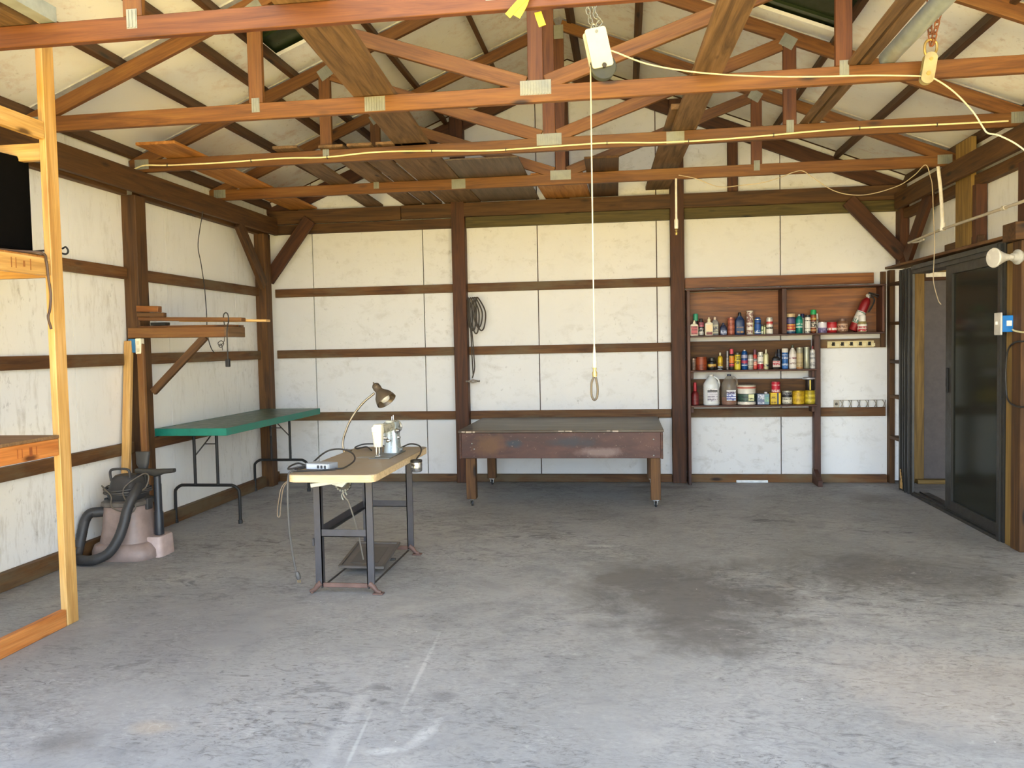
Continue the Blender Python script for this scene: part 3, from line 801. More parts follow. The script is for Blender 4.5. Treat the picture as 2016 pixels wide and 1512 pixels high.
lathe('axle_bolt', [(0, -0.036), (0.008, -0.036), (0.008, 0.036), (0, 0.036)], STEEL, t, PM @ T4(Vector((0.004, 0, 0.078))) @ Matrix.Rotation(math.pi / 2, 4, 'X'), 12)
tube('shackle', [(0.768, -4.352, 2.985), (0.742, -4.352, 3.005), (0.752, -4.352, 3.03), (0.772, -4.352, 3.012)], 0.005, CHROME, t)
bmc = chain_bm([(0.748, -4.352, 3.01), (0.735, -4.352, 3.06), (0.725, -4.352, 3.20), (0.75, -4.352, 3.9)])
obj('chain', bmc, STEEL, t, smooth=True)
bmc = chain_bm([(0.752, -4.352, 3.01), (0.785, -4.352, 3.04), (0.758, -4.352, 3.09), (0.762, -4.352, 3.25), (0.76, -4.352, 3.9)])
obj('chain', bmc, STEEL, t, smooth=True)
t = thing('pulley_block', 'small zinc pulley on a rusty chain at the upper right', 'pulley', (2.49, -3.90, 2.78))
P2 = T4(Vector((2.490, -3.90, 2.845))) @ Matrix.Rotation(math.radians(10), 4, 'Y')
ov = [(0.030 * math.cos(a) * (1 if abs(math.sin(a)) < 2 else 1), 0.078 * math.sin(a)) for a in [2 * math.pi * k / 24 for k in range(24)]]
ov = [(0.033 * math.cos(a), 0.052 * (1 if math.sin(a) > 0 else -1) + 0.030 * math.sin(a)) for a in [2 * math.pi * k / 24 for k in range(24)]]
prism('cheek_plate', ov, 1, -0.020, -0.014, plain('#c2b68e', 0.35, 0.7), t, P2)
prism('cheek_plate', ov, 1, 0.012, 0.018, plain('#c2b68e', 0.35, 0.7), t, P2)
lathe('sheave', [(0, -0.012), (0.036, -0.012), (0.028, 0), (0.036, 0.012), (0, 0.012)], plain('#7f7860', 0.4, 0.6), t, P2 @ T4(Vector((0, 0, -0.03))) @ Matrix.Rotation(math.pi / 2, 4, 'X'))
lathe('axle_bolt', [(0, -0.026), (0.011, -0.026), (0.011, 0.026), (0, 0.026)], BRASS, t, P2 @ T4(Vector((0, 0, -0.03))) @ Matrix.Rotation(math.pi / 2, 4, 'X'), 10)
lathe('axle_bolt', [(0, -0.026), (0.009, -0.026), (0.009, 0.026), (0, 0.026)], BRASS, t, P2 @ T4(Vector((0, 0, 0.045))) @ Matrix.Rotation(math.pi / 2, 4, 'X'), 10)
tube('ring', [(2.475, -3.90, 2.925), (2.475, -3.90, 2.975), (2.50, -3.90, 2.995), (2.53, -3.90, 2.975), (2.528, -3.90, 2.93), (2.50, -3.90, 2.91)], 0.007, BRASS, t, closed=True)
obj('chain', chain_bm([(2.506, -3.90, 2.965), (2.498, -3.90, 3.05), (2.493, -3.90, 3.19), (2.49, -3.90, 3.50)], 0.042, 0.013, 0.0042), RUST, t, smooth=True)
obj('chain', chain_bm([(2.510, -3.90, 2.965), (2.53, -3.90, 3.06), (2.553, -3.90, 3.19), (2.56, -3.90, 3.46)], 0.042, 0.013, 0.0042), RUST, t, smooth=True)
t = thing('rope', 'white hoist rope hanging down mid-room and running to the pulley at right', 'rope', (0.731, -4.35, 1.25))
ROPE = plain('#cfc6ac', 0.7)
tube('rope_line', [(0.731, -4.35, 1.37), (0.732, -4.35, 2.0), (0.7335, -4.35, 2.7), (0.735, -4.35, 2.83)], 0.0036, ROPE, t)
tube('rope_line', [(0.79, -4.345, 2.90), (0.845, -4.34, 2.895), (1.02, -4.25, 2.85), (1.25, -4.13, 2.835), (1.5, -4.02, 2.835), (1.74, -3.95, 2.835), (1.997, -3.93, 2.827), (2.202, -3.92, 2.822), (2.474, -3.90, 2.806), (2.517, -3.92, 2.783), (2.604, -3.94, 2.705), (2.692, -3.95, 2.596), (2.741, -3.95, 2.515), (2.766, -3.95, 2.482), (2.828, -3.95, 2.463), (2.941, -3.95, 2.387), (3.15, -3.9, 2.20), (3.47, -3.8, 1.90)], 0.0042, ROPE, t)
lathe('rope_thimble', [(0, 0.0), (0.008, 0.0), (0.010, 0.03), (0.007, 0.09), (0.004, 0.12), (0, 0.12)], ROPE, t, T4(Vector((0.731, -4.35, 1.30))))
lathe('swivel', [(0, 0), (0.012, 0), (0.013, 0.02), (0.008, 0.03), (0.011, 0.045), (0, 0.045)], BRASS, t, T4(Vector((0.731, -4.35, 1.265))))
tube('snap_hook', [(0.727, -4.35, 1.265), (0.714, -4.35, 1.23), (0.714, -4.35, 1.17), (0.727, -4.35, 1.145), (0.742, -4.35, 1.165), (0.744, -4.35, 1.215), (0.736, -4.35, 1.262)], 0.0058, plain('#5d5448', 0.4, 0.6), t)
t = thing('strap', 'yellow webbing strap draped over the frontmost truss chord', 'strap', (0.52, -5.12, 2.93))
def ribbon(par, pts, w, m, nrm=(1, 0, 0), name='strap_end'):
    bm = bmesh.new()
    P = smooth_path(pts, 6)
    q = []
    for i, p in enumerate(P):
        d = (P[min(i + 1, len(P) - 1)] - P[max(i - 1, 0)]).normalized()
        s = Vector(nrm); s = (s - d * s.dot(d)).normalized()
        n2 = d.cross(s) * 0.0015
        q.append([bm.verts.new(p + s * w / 2 + n2), bm.verts.new(p - s * w / 2 + n2), bm.verts.new(p - s * w / 2 - n2), bm.verts.new(p + s * w / 2 - n2)])
    for a, b in zip(q, q[1:]):
        for k in range(4): bm.faces.new((a[k], a[(k + 1) % 4], b[(k + 1) % 4], b[k]))
    bm.faces.new(q[0]); bm.faces.new(list(reversed(q[-1])))
    return obj(name, bm, m, par, smooth=True)
YEL = plain('#bfae2e', 0.6)
ribbon(t, [(0.60, -5.07, 2.95), (0.585, -5.095, 2.945), (0.56, -5.125, 2.925), (0.52, -5.14, 2.88), (0.47, -5.14, 2.835), (0.425, -5.14, 2.79)], 0.028, YEL)
ribbon(t, [(0.59, -5.05, 2.96), (0.55, -5.10, 2.95), (0.515, -5.132, 2.91), (0.495, -5.138, 2.84), (0.462, -5.138, 2.785)], 0.032, YEL)
ribbon(t, [(0.53, -5.06, 2.955), (0.535, -5.10, 2.95), (0.55, -5.13, 2.915), (0.60, -5.135, 2.875), (0.65, -5.13, 2.885), (0.67, -5.12, 2.92)], 0.03, YEL)
ribbon(t, [(0.545, -5.08, 2.82), (0.55, -5.09, 2.80), (0.565, -5.10, 2.755)], 0.03, YEL)

# ================================================================== STORAGE RACK AND SCREEN, LEFT FRONT
t = thing('storage_rack', 'tall rack of new yellow pine lumber at the left front', 'storage rack', (-2.3, -5.5, 0))
board('upright', (-2.068, -4.605, 0.0), (-2.068, -4.605, 3.2), 0.089, 0.038, PINE, t, up=(0, 1, 0))
board('upright', (-2.068, -6.35, 0.0), (-2.068, -6.35, 2.82), 0.089, 0.038, PINE, t, up=(0, 1, 0))
board('sill_plate', (-2.069, -6.30, 0.045), (-2.069, -4.655, 0.045), 0.089, 0.038, PINE_STAIN, t)
for z in (2.583, 1.885, 0.952):
    board('front_rail', (-2.069, -6.30, z), (-2.069, -4.655, z), 0.089, 0.038, PINE if z > 1.5 else PINE_STAIN, t)
    board('end_rail', (-2.87, -4.58, z - 0.002 if z < 2 else z - 0.09), (-2.09, -4.58, z - 0.002 if z < 2 else z - 0.09), 0.089, 0.038, PINE, t)
box('shelf_board', (-2.87, -6.35, 1.93), (-2.09, -4.53, 1.944), PLY, t)
box('shelf_board', (-2.87, -6.35, 0.998), (-2.045, -4.656, 1.014), OLD, t)
board('inner_post', (-2.85, -6.35, 0.0), (-2.85, -6.35, 2.6), 0.089, 0.038, PINE, t, up=(0, 1, 0))
for y, w, h in ((-4.93, 0.006, 0.05), (-4.90, 0.006, 0.05), (-4.845, 0.014, 0.03), (-4.80, 0.006, 0.055)):   # grade stamps
    box('grade_stamp', (-2.0499, y - w / 2, 1.885 - h / 2), (-2.0488, y + w / 2, 1.885 + h / 2), plain('#8c5a2a', 0.7), t)
for y, w in ((-4.95, 0.004), (-4.92, 0.004), (-4.86, 0.02), (-4.82, 0.004)):
    box('grade_stamp', (-2.0499, y - w / 2, 0.93), (-2.0488, y + w / 2, 0.975), plain('#8c4a1e', 0.7), t)
t = thing('flat_screen', 'black flat screen television standing on the middle rack shelf', 'television', (-2.6, -4.75, 1.944))
TM = T4(Vector((-2.257, -4.66, 1.985))) @ Matrix.Rotation(math.radians(80), 4, 'Z')
for mm in (plain('#050404', 0.6, 0, 0.0), plain('#060504', 0.75, 0, 0.0)): mm.node_tree.nodes['Principled BSDF'].inputs['Specular IOR Level'].default_value = 0.08
box('screen_frame', (-0.95, 0.004, 0.0), (0.13, 0.045, 0.49), plain('#050404', 0.6, 0, 0.0), t, 0.004, TM)
box('screen', (-0.94, 0.0, 0.012), (0.12, 0.005, 0.478), plain('#060504', 0.75, 0, 0.0), t, 0.0, TM)
lathe('screen_foot', [(0, -0.041), (0.12, -0.041), (0.11, -0.034), (0.02, -0.03), (0.02, 0.0), (0, 0.0)], BLACK, t, TM @ T4(Vector((-0.41, 0.03, 0))))
tag(tube('electrical_cable', [(-2.20, -5.0, 1.955), (-2.12, -4.80, 1.955), (-2.044, -4.72, 1.95), (-2.042, -4.695, 1.91), (-2.040, -4.689, 1.832), (-2.040, -4.676, 1.742), (-2.040, -4.689, 1.663), (-2.040, -4.703, 1.624), (-2.040, -4.684, 1.565)], 0.0065, plain('#4a372c', 0.5)), 'dark cord hanging over the middle rack shelf beside the upright', 'cord')
tag(tube('cable_loop', [(-2.30, -4.49, 1.99), (-2.16, -4.49, 1.993), (-2.086, -4.49, 1.971), (-2.066, -4.49, 1.985), (-2.078, -4.49, 2.008), (-2.10, -4.49, 2.0)], 0.005, BLACK), 'small black cable loop sticking out behind the rack upright', 'cable')

# ================================================================== LEFT WALL: BRACKET SHELF AND THINGS ON IT
t = thing('bracket_shelf', 'timber bracket shelf with a diagonal strut on the left wall post', 'shelf', (-2.75, -2.72, 1.15))
board('bearer', (-2.88, -2.702, 1.588), (-2.068, -2.702, 1.579), 0.078, 0.036, FIR, t)
board('bearer', (-2.88, -2.52, 1.588), (-2.068, -2.52, 1.579), 0.078, 0.036, TREATED, t)
board('diagonal_strut', (-2.70, -2.702, 1.13), (-2.26, -2.702, 1.545), 0.055, 0.034, TREATED, t)
board('end_block', (-2.066, -2.75, 1.578), (-2.066, -2.47, 1.578), 0.078, 0.03, OLD, t)
board('shelf_slat', (-2.80, -2.66, 1.632), (-2.045, -2.66, 1.625), 0.10, 0.014, FIR, t, up=(0, 1, 0))
board('shelf_slat', (-2.80, -2.55, 1.632), (-2.045, -2.55, 1.625), 0.10, 0.014, FIR, t, up=(0, 1, 0))
SS = 'offcuts on the bracket shelf'
tag(board('offcut', (-2.78, -2.70, 1.692), (-1.95, -2.70, 1.668), 0.075, 0.028, FIR, up=(0, 1, 0)), 'long reddish board lying across the bracket shelf', 'board', SS)
tag(board('offcut', (-2.50, -2.61, 1.675), (-1.80, -2.60, 1.658), 0.08, 0.018, PINE, up=(0, 1, 0)), 'thin pale board reaching furthest right on the bracket shelf', 'board', SS)
tag(box('offcut', (-2.72, -2.67, 1.641), (-2.60, -2.60, 1.664), BLACK), 'small dark block between the boards of the bracket shelf', 'block', SS)
tag(board('offcut', (-2.775, -2.735, 1.725), (-2.56, -2.735, 1.717), 0.05, 0.034, TREATED, up=(0, 1, 0)), 'lower of two short brown offcuts stacked at the post', 'block', SS)
tag(board('offcut', (-2.775, -2.735, 1.768), (-2.60, -2.735, 1.760), 0.06, 0.045, PLYDARK, up=(0, 1, 0)), 'upper of two short brown offcuts stacked at the post', 'block', SS)
tag(tube('black_wire', [(-2.752, -1.741, 2.66), (-2.80, -1.756, 2.376), (-2.80, -1.717, 2.203), (-2.80, -1.671, 1.983), (-2.80, -1.654, 1.72), (-2.80, -1.66, 1.60), (-2.80, -1.60, 1.47), (-2.79, -1.56, 1.42)], 0.004, CORD), 'thin black wire hanging down the left wall behind the bracket shelf', 'wire')
tag(tube('coiled_wire', [(-2.093, -2.725, 1.545), (-2.096, -2.725, 1.515), (-2.106, -2.725, 1.496), (-2.135, -2.72, 1.475), (-2.147, -2.725, 1.495), (-2.118, -2.73, 1.512), (-2.104, -2.72, 1.49), (-2.126, -2.72, 1.462), (-2.142, -2.725, 1.475), (-2.118, -2.73, 1.485), (-2.115, -2.72, 1.44)], 0.0028, IRON), 'curled thin wire dangling under the bracket shelf', 'wire')
t = thing('appliance_cord', 'black cord with a plug hanging over the end of the bracket shelf', 'cord', (-2.05, -2.73, 1.31))
tube('cord_run', [(-2.09, -2.725, 1.63), (-2.093, -2.73, 1.69), (-2.080, -2.735, 1.718), (-2.058, -2.735, 1.712), (-2.048, -2.74, 1.66), (-2.046, -2.775, 1.60), (-2.048, -2.775, 1.50), (-2.05, -2.77, 1.37)], 0.0045, CORD, t)
box('plug', (-2.066, -2.785, 1.315), (-2.036, -2.757, 1.372), BLACK, t, 0.006)
t = thing('outlet', 'blue outlet box with an ivory cover on the left wall post under the bracket shelf', 'outlet', (-2.81, -2.69, 1.42))
box('box_body', (-2.875, -2.73, 1.435), (-2.815, -2.682, 1.54), plain('#2f6f9c', 0.5), t, 0.004)
box('cover_plate', (-2.813, -2.735, 1.425), (-2.768, -2.682, 1.543), plain('#e6dfc4', 0.45), t, 0.004)
for z in (1.455, 1.51): box('socket_face', (-2.802, -2.7375, z - 0.014), (-2.779, -2.734, z + 0.014), plain('#cfc6a6', 0.4), t, 0.002)
# leaning lumber
tag(board('leaning_board', (-2.818, -2.965, 0.012), (-2.876, -2.715, 1.525), 0.06, 0.036, PINE, up=(1, 0, 0)), 'pale yellow board leaning against the left wall post behind the vacuum', 'board')
tag(board('leaning_board', (-2.665, -2.90, 0.012), (-2.785, -2.705, 1.50), 0.05, 0.036, FIR, up=(1, 0, 0)), 'thinner brown board leaning beside the pale one against the post', 'board')
# ================================================================== GREEN FOLDING TABLE
t = thing('folding_table', 'long teal green folding table against the left wall', 'table', (-2.52, -1.50, 0))
gx0, gx1, gy0, gy1, gz = -2.855, -2.255, -2.44, -0.42, 0.822
GREEN = plain('#1f7d6a', 0.42, 0, 0.10, 'teal_table_cover')
GTOP = plain('#3f5a4c', 0.38, 0, 0.22, 'worn_green_top')
box('tabletop', (gx0, gy0, gz - 0.022), (gx1, gy1, gz), GTOP, t, 0.004)
bm = bmesh.new()
add_box(bm, (gx0 - 0.004, gy0 - 0.006, gz - 0.058), (gx1 + 0.005, gy0 - 0.0005, gz + 0.001), 0.002)
add_box(bm, (gx1 + 0.0005, gy0 - 0.006, gz - 0.058), (gx1 + 0.006, gy1 + 0.004, gz + 0.001), 0.002)
add_box(bm, (gx0 - 0.005, gy0, gz - 0.058), (gx0 - 0.0005, gy1, gz + 0.001), 0.002)
add_box(bm, (gx0, gy1 + 0.0005, gz - 0.058), (gx1, gy1 + 0.004, gz + 0.001), 0.002)
obj('edge_skirt', bm, GREEN, t)
box('under_frame', (gx0 + 0.01, gy0 + 0.01, gz - 0.045), (gx1 - 0.01, gy1 - 0.01, gz - 0.024), plain('#6b4a2c', 0.7), t)
for y, d in ((-2.16, 1), (-0.66, -1)):
    bm = bmesh.new()
    cx = -2.585
    add_tube(bm, [(cx - 0.285, y, 0.012), (cx - 0.285, y, 0.24), (cx - 0.275, y, 0.285), (cx - 0.235, y, 0.315), (cx - 0.19, y, 0.32), (cx, y, 0.32), (cx + 0.19, y, 0.32), (cx + 0.235, y, 0.315), (cx + 0.275, y, 0.285), (cx + 0.285, y, 0.24), (cx + 0.285, y, 0.012)], 0.013, 12, 5)
    lg = obj('leg', bm, BLACK, t, smooth=True)
    for s in (-1, 1):
        lathe('rubber_foot', [(0, 0), (0.018, 0), (0.018, 0.03), (0.0, 0.032)], RUBBER, lg, T4(Vector((cx + s * 0.285, y, 0.0))), 12)
        tube('leg_upright', [(cx + s * 0.10, y, 0.32), (cx + s * 0.10, y, gz - 0.045)], 0.0125, BLACK, lg, 10, 1)
    bm = bmesh.new()
    add_tube(bm, [(cx - 0.10, y, 0.56), (cx - 0.035, y + d * 0.13, 0.70), (cx - 0.02, y + d * 0.22, gz - 0.045)], 0.006, 8, 4)
    add_tube(bm, [(cx + 0.10, y, 0.56), (cx + 0.035, y + d * 0.13, 0.70), (cx + 0.02, y + d * 0.22, gz - 0.045)], 0.006, 8, 4)
    add_tube(bm, [(cx - 0.055, y + d * 0.09, 0.655), (cx + 0.055, y + d * 0.09, 0.655)], 0.005, 8, 1)
    obj('folding_brace', bm, plain('#5f5c58', 0.4, 0.6), t, smooth=True)

# ================================================================== SEWING TABLE
sx0, sx1, sy0, sy1, sz = -0.975, -0.473, -4.272, -3.035, 0.745
t = thing('sewing_table', 'tan topped industrial sewing table on grey steel legs', 'table', (-0.75, -3.6, 0))
TAN = plain('#8d7c67', 0.5, 0, 0.10, 'worn_laminate')
bm = bmesh.new()
ol = [(sx0 + u + (sx1 - sx0) / 2, sy0 + v + (sy1 - sy0) / 2) for u, v in rounded(sx1 - sx0, sy1 - sy0, 0.05)]
prism('laminate_top', ol, 2, sz - 0.0035, sz, TAN, t)
prism('tabletop', ol, 2, sz - 0.042, sz - 0.0035, PALEPLY, t)
LEGM = plain('#474548', 0.5, 0.25, 0.12, 'grey_leg_steel')
def angle_leg(par, x, y, z0, z1, sx_):
    bm = bmesh.new()
    add_box(bm, (x - 0.022, y - 0.003, z0), (x + 0.022, y + 0.003, z1))
    add_box(bm, (x + sx_ * 0.019 - 0.003, y - 0.003, z0), (x + sx_ * 0.019 + 0.003, y + 0.034, z1))
    add_box(bm, (x - sx_ * 0.012 - 0.006, y + 0.012, z0 + 0.02), (x - sx_ * 0.012 + 0.006, y + 0.026, z1))
    return obj('leg', bm, LEGM, par)
for y in (-3.99, -3.09):
    for x, s in ((-0.912, 1), (-0.600, -1)):
        lg = angle_leg(t, x, y, 0.04, sz - 0.042, s)
        bm = bmesh.new()
        d = -s
        add_tube(bm, [(x - d * 0.01, y, 0.062), (x + d * 0.012, y, 0.045), (x + d * 0.035, y, 0.018), (x + d * 0.060, y, 0.010)], [0.017, 0.016, 0.014, 0.012, 0.010], 10, 4)
        add_box(bm, (x + d * 0.030 - 0.018, y - 0.022, 0.0), (x + d * 0.055 + 0.02 * (d > 0) + 0.018 * (d < 0) - 0.0, y + 0.022, 0.010), 0.003)
        obj('cast_foot', bm, RUSTY_FOOT, lg, smooth=True)
    bm = bmesh.new()
    add_box(bm, (-0.892, y - 0.002, 0.335), (-0.62, y + 0.004, 0.378)); add_box(bm, (-0.892, y - 0.002, 0.335), (-0.62, y + 0.03, 0.339))
    obj('cross_rail', bm, LEGM, t)
    bm = bmesh.new()
    add_box(bm, (-0.89, y - 0.006, 0.036), (-0.62, y + 0.010, 0.062), 0.003)
    obj('base_bar', bm, RUSTY_FOOT, t)
bm = bmesh.new()
add_box(bm, (-0.935, -3.99, 0.325), (-0.931, -3.09, 0.375)); add_box(bm, (-0.935, -3.99, 0.325), (-0.905, -3.09, 0.329))
obj('side_rail', bm, LEGM, t)
box('knob_bracket', (-0.948, -4.0, 0.28), (-0.936, -3.98, 0.325), LEGM, t, 0.003)
pd = thing('treadle', 'wide cast foot treadle plate under the sewing table', 'treadle', (-0.78, -3.40, 0.0))
bm = bmesh.new()
PR = T4(Vector((-0.79, -3.40, 0.075))) @ Matrix.Rotation(math.radians(9), 4, 'X')
ribs = bmesh.new()
add_box(ribs, (-0.15, -0.20, -0.006), (0.15, 0.20, 0.004), 0.003)
obj('treadle_plate', ribs, plain('#77706a', 0.55, 0.5), pd, PR)
bm = bmesh.new()
for y in (-0.19, 0.19): add_box(bm, (-0.15, y - 0.008, 0.0045), (0.15, y + 0.008, 0.013))
for x in (-0.142, 0.142): add_box(bm, (x - 0.008, -0.181, 0.0045), (x + 0.008, 0.181, 0.013))
add_box(bm, (-0.09, -0.14, 0.0045), (0.09, 0.12, 0.008), 0.001)
obj('raised_rim', bm, plain('#6a645e', 0.55, 0.5), pd, PR)
tube('axle_rod', [(-0.905, -3.42, 0.055), (-0.615, -3.42, 0.055)], 0.009, IRON, pd, 10, 1)
bm = bmesh.new()
for k in range(2): add_box(bm, (-0.905 + 0.285 * k, -3.985, 0.028), (-0.897 + 0.285 * k, -3.095, 0.036))
obj('axle_bracket', bm, plain('#3c3733', 0.6, 0.3), pd)
t2 = thing('treadle_motor', 'white metal lever and clutch housing under the front of the sewing table', 'motor', (-0.78, -3.95, 0.62))
M1 = T4(Vector((-0.785, -4.02, 0.672)))
bm = bmesh.new()
add_tube(bm, [(-0.915, -4.05, 0.640), (-0.80, -4.05, 0.672), (-0.60, -4.05, 0.690)], 0.0, 4, 1) if False else None
obj('lever_arm', (lambda b: (add_box(b, (-0.16, -0.004, -0.011), (0.16, 0.004, 0.011), 0.002), b)[1])(bmesh.new()), plain('#d8d8d0', 0.4), t2, T4(Vector((-0.765, -4.055, 0.672))) @ Matrix.Rotation(math.radians(-9), 4, 'Y'))
prism('housing', [(-0.05, 0), (-0.04, -0.045), (0.02, -0.06), (0.05, -0.03), (0.06, 0.0)], 1, -0.02, 0.02, plain('#c3c9c3', 0.4), t2, T4(Vector((-0.76, -4.02, 0.695))))
lathe('clutch_wheel', [(0, -0.012), (0.045, -0.012), (0.05, -0.006), (0.05, 0.006), (0.045, 0.012), (0.0, 0.012)], plain('#5a564f', 0.5, 0.5), t2, axis_m((-0.765, -3.94, 0.642), (0.25, 1, 0)))
bm = bmesh.new()
for k in range(9):
    a = math.pi + math.pi * k / 8
    add_lathe(bm, [(0, -0.004), (0.007, -0.004), (0.007, 0.004), (0, 0.004)], 8, axis_m((-0.765 + 0.042 * math.cos(a), -3.955, 0.642 + 0.042 * math.sin(a)), (0.25, 1, 0)))
obj('bolt_ring', bm, STEEL, t2)
t3 = thing('pull_rod', 'thin hooked steel rod linking lever and treadle under the sewing table', 'rod', (-0.75, -3.95, 0.1))
tube('rod', [(-0.775, -3.90, 0.60), (-0.785, -3.90, 0.575), (-0.775, -3.89, 0.545), (-0.765, -3.85, 0.50), (-0.77, -3.70, 0.30), (-0.785, -3.56, 0.09)], 0.0045, plain('#b9b5ac', 0.4, 0.6), t3)
tube('hook_end', [(-0.762, -3.90, 0.565), (-0.775, -3.90, 0.585), (-0.795, -3.90, 0.565), (-0.785, -3.90, 0.535)], 0.004, STEEL, t3)

# ---- sewing machine
t = thing('sewing_machine', 'cream and grey industrial sewing machine head on the tan table', 'sewing machine', (-0.65, -3.45, sz))
CREAM = plain('#e6dfc6', 0.3, 0.1, 0.05, 'cream_enamel')
GREYE = plain('#a3adb0', 0.28, 0.4, 0.06, 'grey_enamel')
box('bed_plate', (-0.70, -3.66, sz - 0.001), (-0.565, -3.28, sz + 0.007), plain('#6f6d66', 0.4, 0.3), t, 0.002)
box('slide_plate', (-0.80, -3.60, sz - 0.001), (-0.70, -3.53, sz + 0.002), plain('#857f74', 0.4, 0.3), t)
def loft(name, secs, m, par, M=I4, n=20, pw=4.0):
    """secs: (center, half-u, half-v, u axis, v axis) superellipse sections"""
    bm = bmesh.new()
    rings = []
    for c, hu, hv, u, v in secs:
        c, u, v = Vector(c), Vector(u), Vector(v)
        ring = []
        for k in range(n):
            a = 2 * math.pi * k / n
            ca, sa = math.cos(a), math.sin(a)
            ring.append(bm.verts.new(c + u * hu * math.copysign(abs(ca) ** (2 / pw), ca) + v * hv * math.copysign(abs(sa) ** (2 / pw), sa)))
        rings.append(ring)
    for A, B in zip(rings, rings[1:]):
        for k in range(n): bm.faces.new((A[k], A[(k + 1) % n], B[(k + 1) % n], B[k]))
    bm.faces.new(list(reversed(rings[0]))); bm.faces.new(rings[-1])
    return obj(name, bm, m, par, M, smooth=True)
ex, ey, ez = (1, 0, 0), (0, 1, 0), (0, 0, 1)
loft('pillar', [((-0.628, -3.37, sz + 0.007), 0.050, 0.060, ex, ey), ((-0.628, -3.37, sz + 0.06), 0.046, 0.054, ex, ey), ((-0.630, -3.365, sz + 0.13), 0.044, 0.052, ex, ey), ((-0.632, -3.36, sz + 0.205), 0.042, 0.056, ex, ey)], GREYE, t)
loft('arm', [((-0.632, -3.315, sz + 0.180), 0.030, 0.026, ex, ez), ((-0.632, -3.36, sz + 0.182), 0.040, 0.034, ex, ez), ((-0.638, -3.46, sz + 0.178), 0.036, 0.026, ex, ez), ((-0.645, -3.55, sz + 0.176), 0.035, 0.027, ex, ez), ((-0.648, -3.60, sz + 0.176), 0.033, 0.028, ex, ez)], plain('#b3b09c', 0.28, 0.35, 0.06), t)
loft('head', [((-0.648, -3.615, sz + 0.072), 0.025, 0.024, ex, ey), ((-0.649, -3.615, sz + 0.10), 0.028, 0.027, ex, ey), ((-0.650, -3.615, sz + 0.17), 0.033, 0.031, ex, ey), ((-0.650, -3.610, sz + 0.195), 0.033, 0.032, ex, ey), ((-0.648, -3.60, sz + 0.212), 0.026, 0.026, ex, ey)], CREAM, t)
box('face_plate', (-0.678, -3.652, sz + 0.165), (-0.620, -3.645, sz + 0.198), plain('#f0eee4', 0.25), t, 0.003)
tube('needle_bar', [(-0.643, -3.615, sz + 0.075), (-0.643, -3.615, sz + 0.012)], 0.006, CHROME, t, 10, 1)
tube('presser_bar', [(-0.662, -3.615, sz + 0.075), (-0.662, -3.615, sz + 0.02)], 0.005, CHROME, t, 10, 1)
tube('thread_guard', [(-0.63, -3.622, sz + 0.075), (-0.627, -3.63, sz + 0.045), (-0.635, -3.635, sz + 0.02)], 0.004, IRON, t, 8)
box('presser_foot', (-0.666, -3.64, sz + 0.0075), (-0.635, -3.60, sz + 0.017), CHROME, t, 0.003)
lathe('hand_wheel', [(0, -0.014), (0.036, -0.014), (0.043, -0.008), (0.043, 0.008), (0.036, 0.014), (0.018, 0.016), (0, 0.02)], CHROME, t, axis_m((-0.630, -3.275, sz + 0.165), (0, 1, 0)), 28)
for z, y, r in ((0.150, -3.40, 0.018), (0.105, -3.385, 0.014), (0.125, -3.60, 0.010), (0.10, -3.53, 0.012)):
    lathe('dial', [(0, -0.004), (r, -0.004), (r * 1.05, 0.006), (r * 0.6, 0.012), (r * 0.5, 0.022), (0, 0.024)], CHROME, t, axis_m((-0.592 if y > -3.5 else -0.614, y, sz + z), (1, -0.2, 0)), 16)
for y, h in ((-3.39, 0.03), (-3.355, 0.035)):
    lathe('spool_pin', [(0, 0), (0.009, 0), (0.004, 0.006), (0.003, h), (0, h + 0.002)], CHROME, t, T4(Vector((-0.622, y, sz + 0.212))), 10)
loft('top_cap', [((-0.632, -3.40, sz + 0.206), 0.026, 0.05, ex, ey), ((-0.632, -3.40, sz + 0.216), 0.020, 0.042, ex, ey)], plain('#c9c7b6', 0.3), t)
lathe('thread_tension_knob', [(0, 0), (0.012, 0), (0.014, 0.012), (0, 0.016)], CHROME, t, axis_m((-0.583, -3.33, sz + 0.02), (1, 0, 0)), 14)
t = thing('drive_motor', 'silver motor can hanging under the far right edge of the sewing table', 'motor', (-0.43, -3.55, 0.66))
lathe('motor_can', [(0, 0.0), (0.030, 0.0), (0.036, 0.008), (0.037, 0.03), (0.037, 0.06), (0.034, 0.064), (0.0, 0.066)], CHROME, t, T4(Vector((-0.438, -3.50, 0.642))))
lathe('end_cap', [(0, 0), (0.038, 0.0), (0.038, 0.012), (0, 0.014)], BLACK, t, T4(Vector((-0.438, -3.50, 0.706))))

# ---- desk lamp, power strip, cords
t = thing('desk_lamp', 'bronze gooseneck desk lamp at the back left edge of the sewing table', 'desk lamp', (-0.955, -3.26, sz))
LAMP = plain('#75695a', 0.32, 0.7, 0.06, 'bronze_lamp')
box('clamp', (-0.998, -3.285, sz - 0.075), (-0.978, -3.235, sz + 0.012), LAMP, t, 0.004)
box('clamp_jaw', (-0.998, -3.28, sz + 0.0005), (-0.945, -3.24, sz + 0.010), LAMP, t, 0.003)
lathe('clamp_screw', [(0, 0), (0.012, 0), (0.012, 0.006), (0.005, 0.008), (0.005, 0.05), (0, 0.05)], STEEL, t, T4(Vector((-0.96, -3.26, sz - 0.095))), 10)
tube('gooseneck', [(-0.995, -3.26, sz - 0.02), (-1.004, -3.26, sz + 0.03), (-1.000, -3.26, 0.825), (-0.982, -3.26, 0.878), (-0.947, -3.26, 0.952), (-0.899, -3.26, 1.020), (-0.844, -3.26, 1.079), (-0.775, -3.26, 1.132)], 0.0075, plain('#a39a8c', 0.3, 0.8), t, 10)
LD = Vector((0.62, -0.28, -0.74)).normalized()
LMx = axis_m((-0.772, -3.262, 1.192), LD)
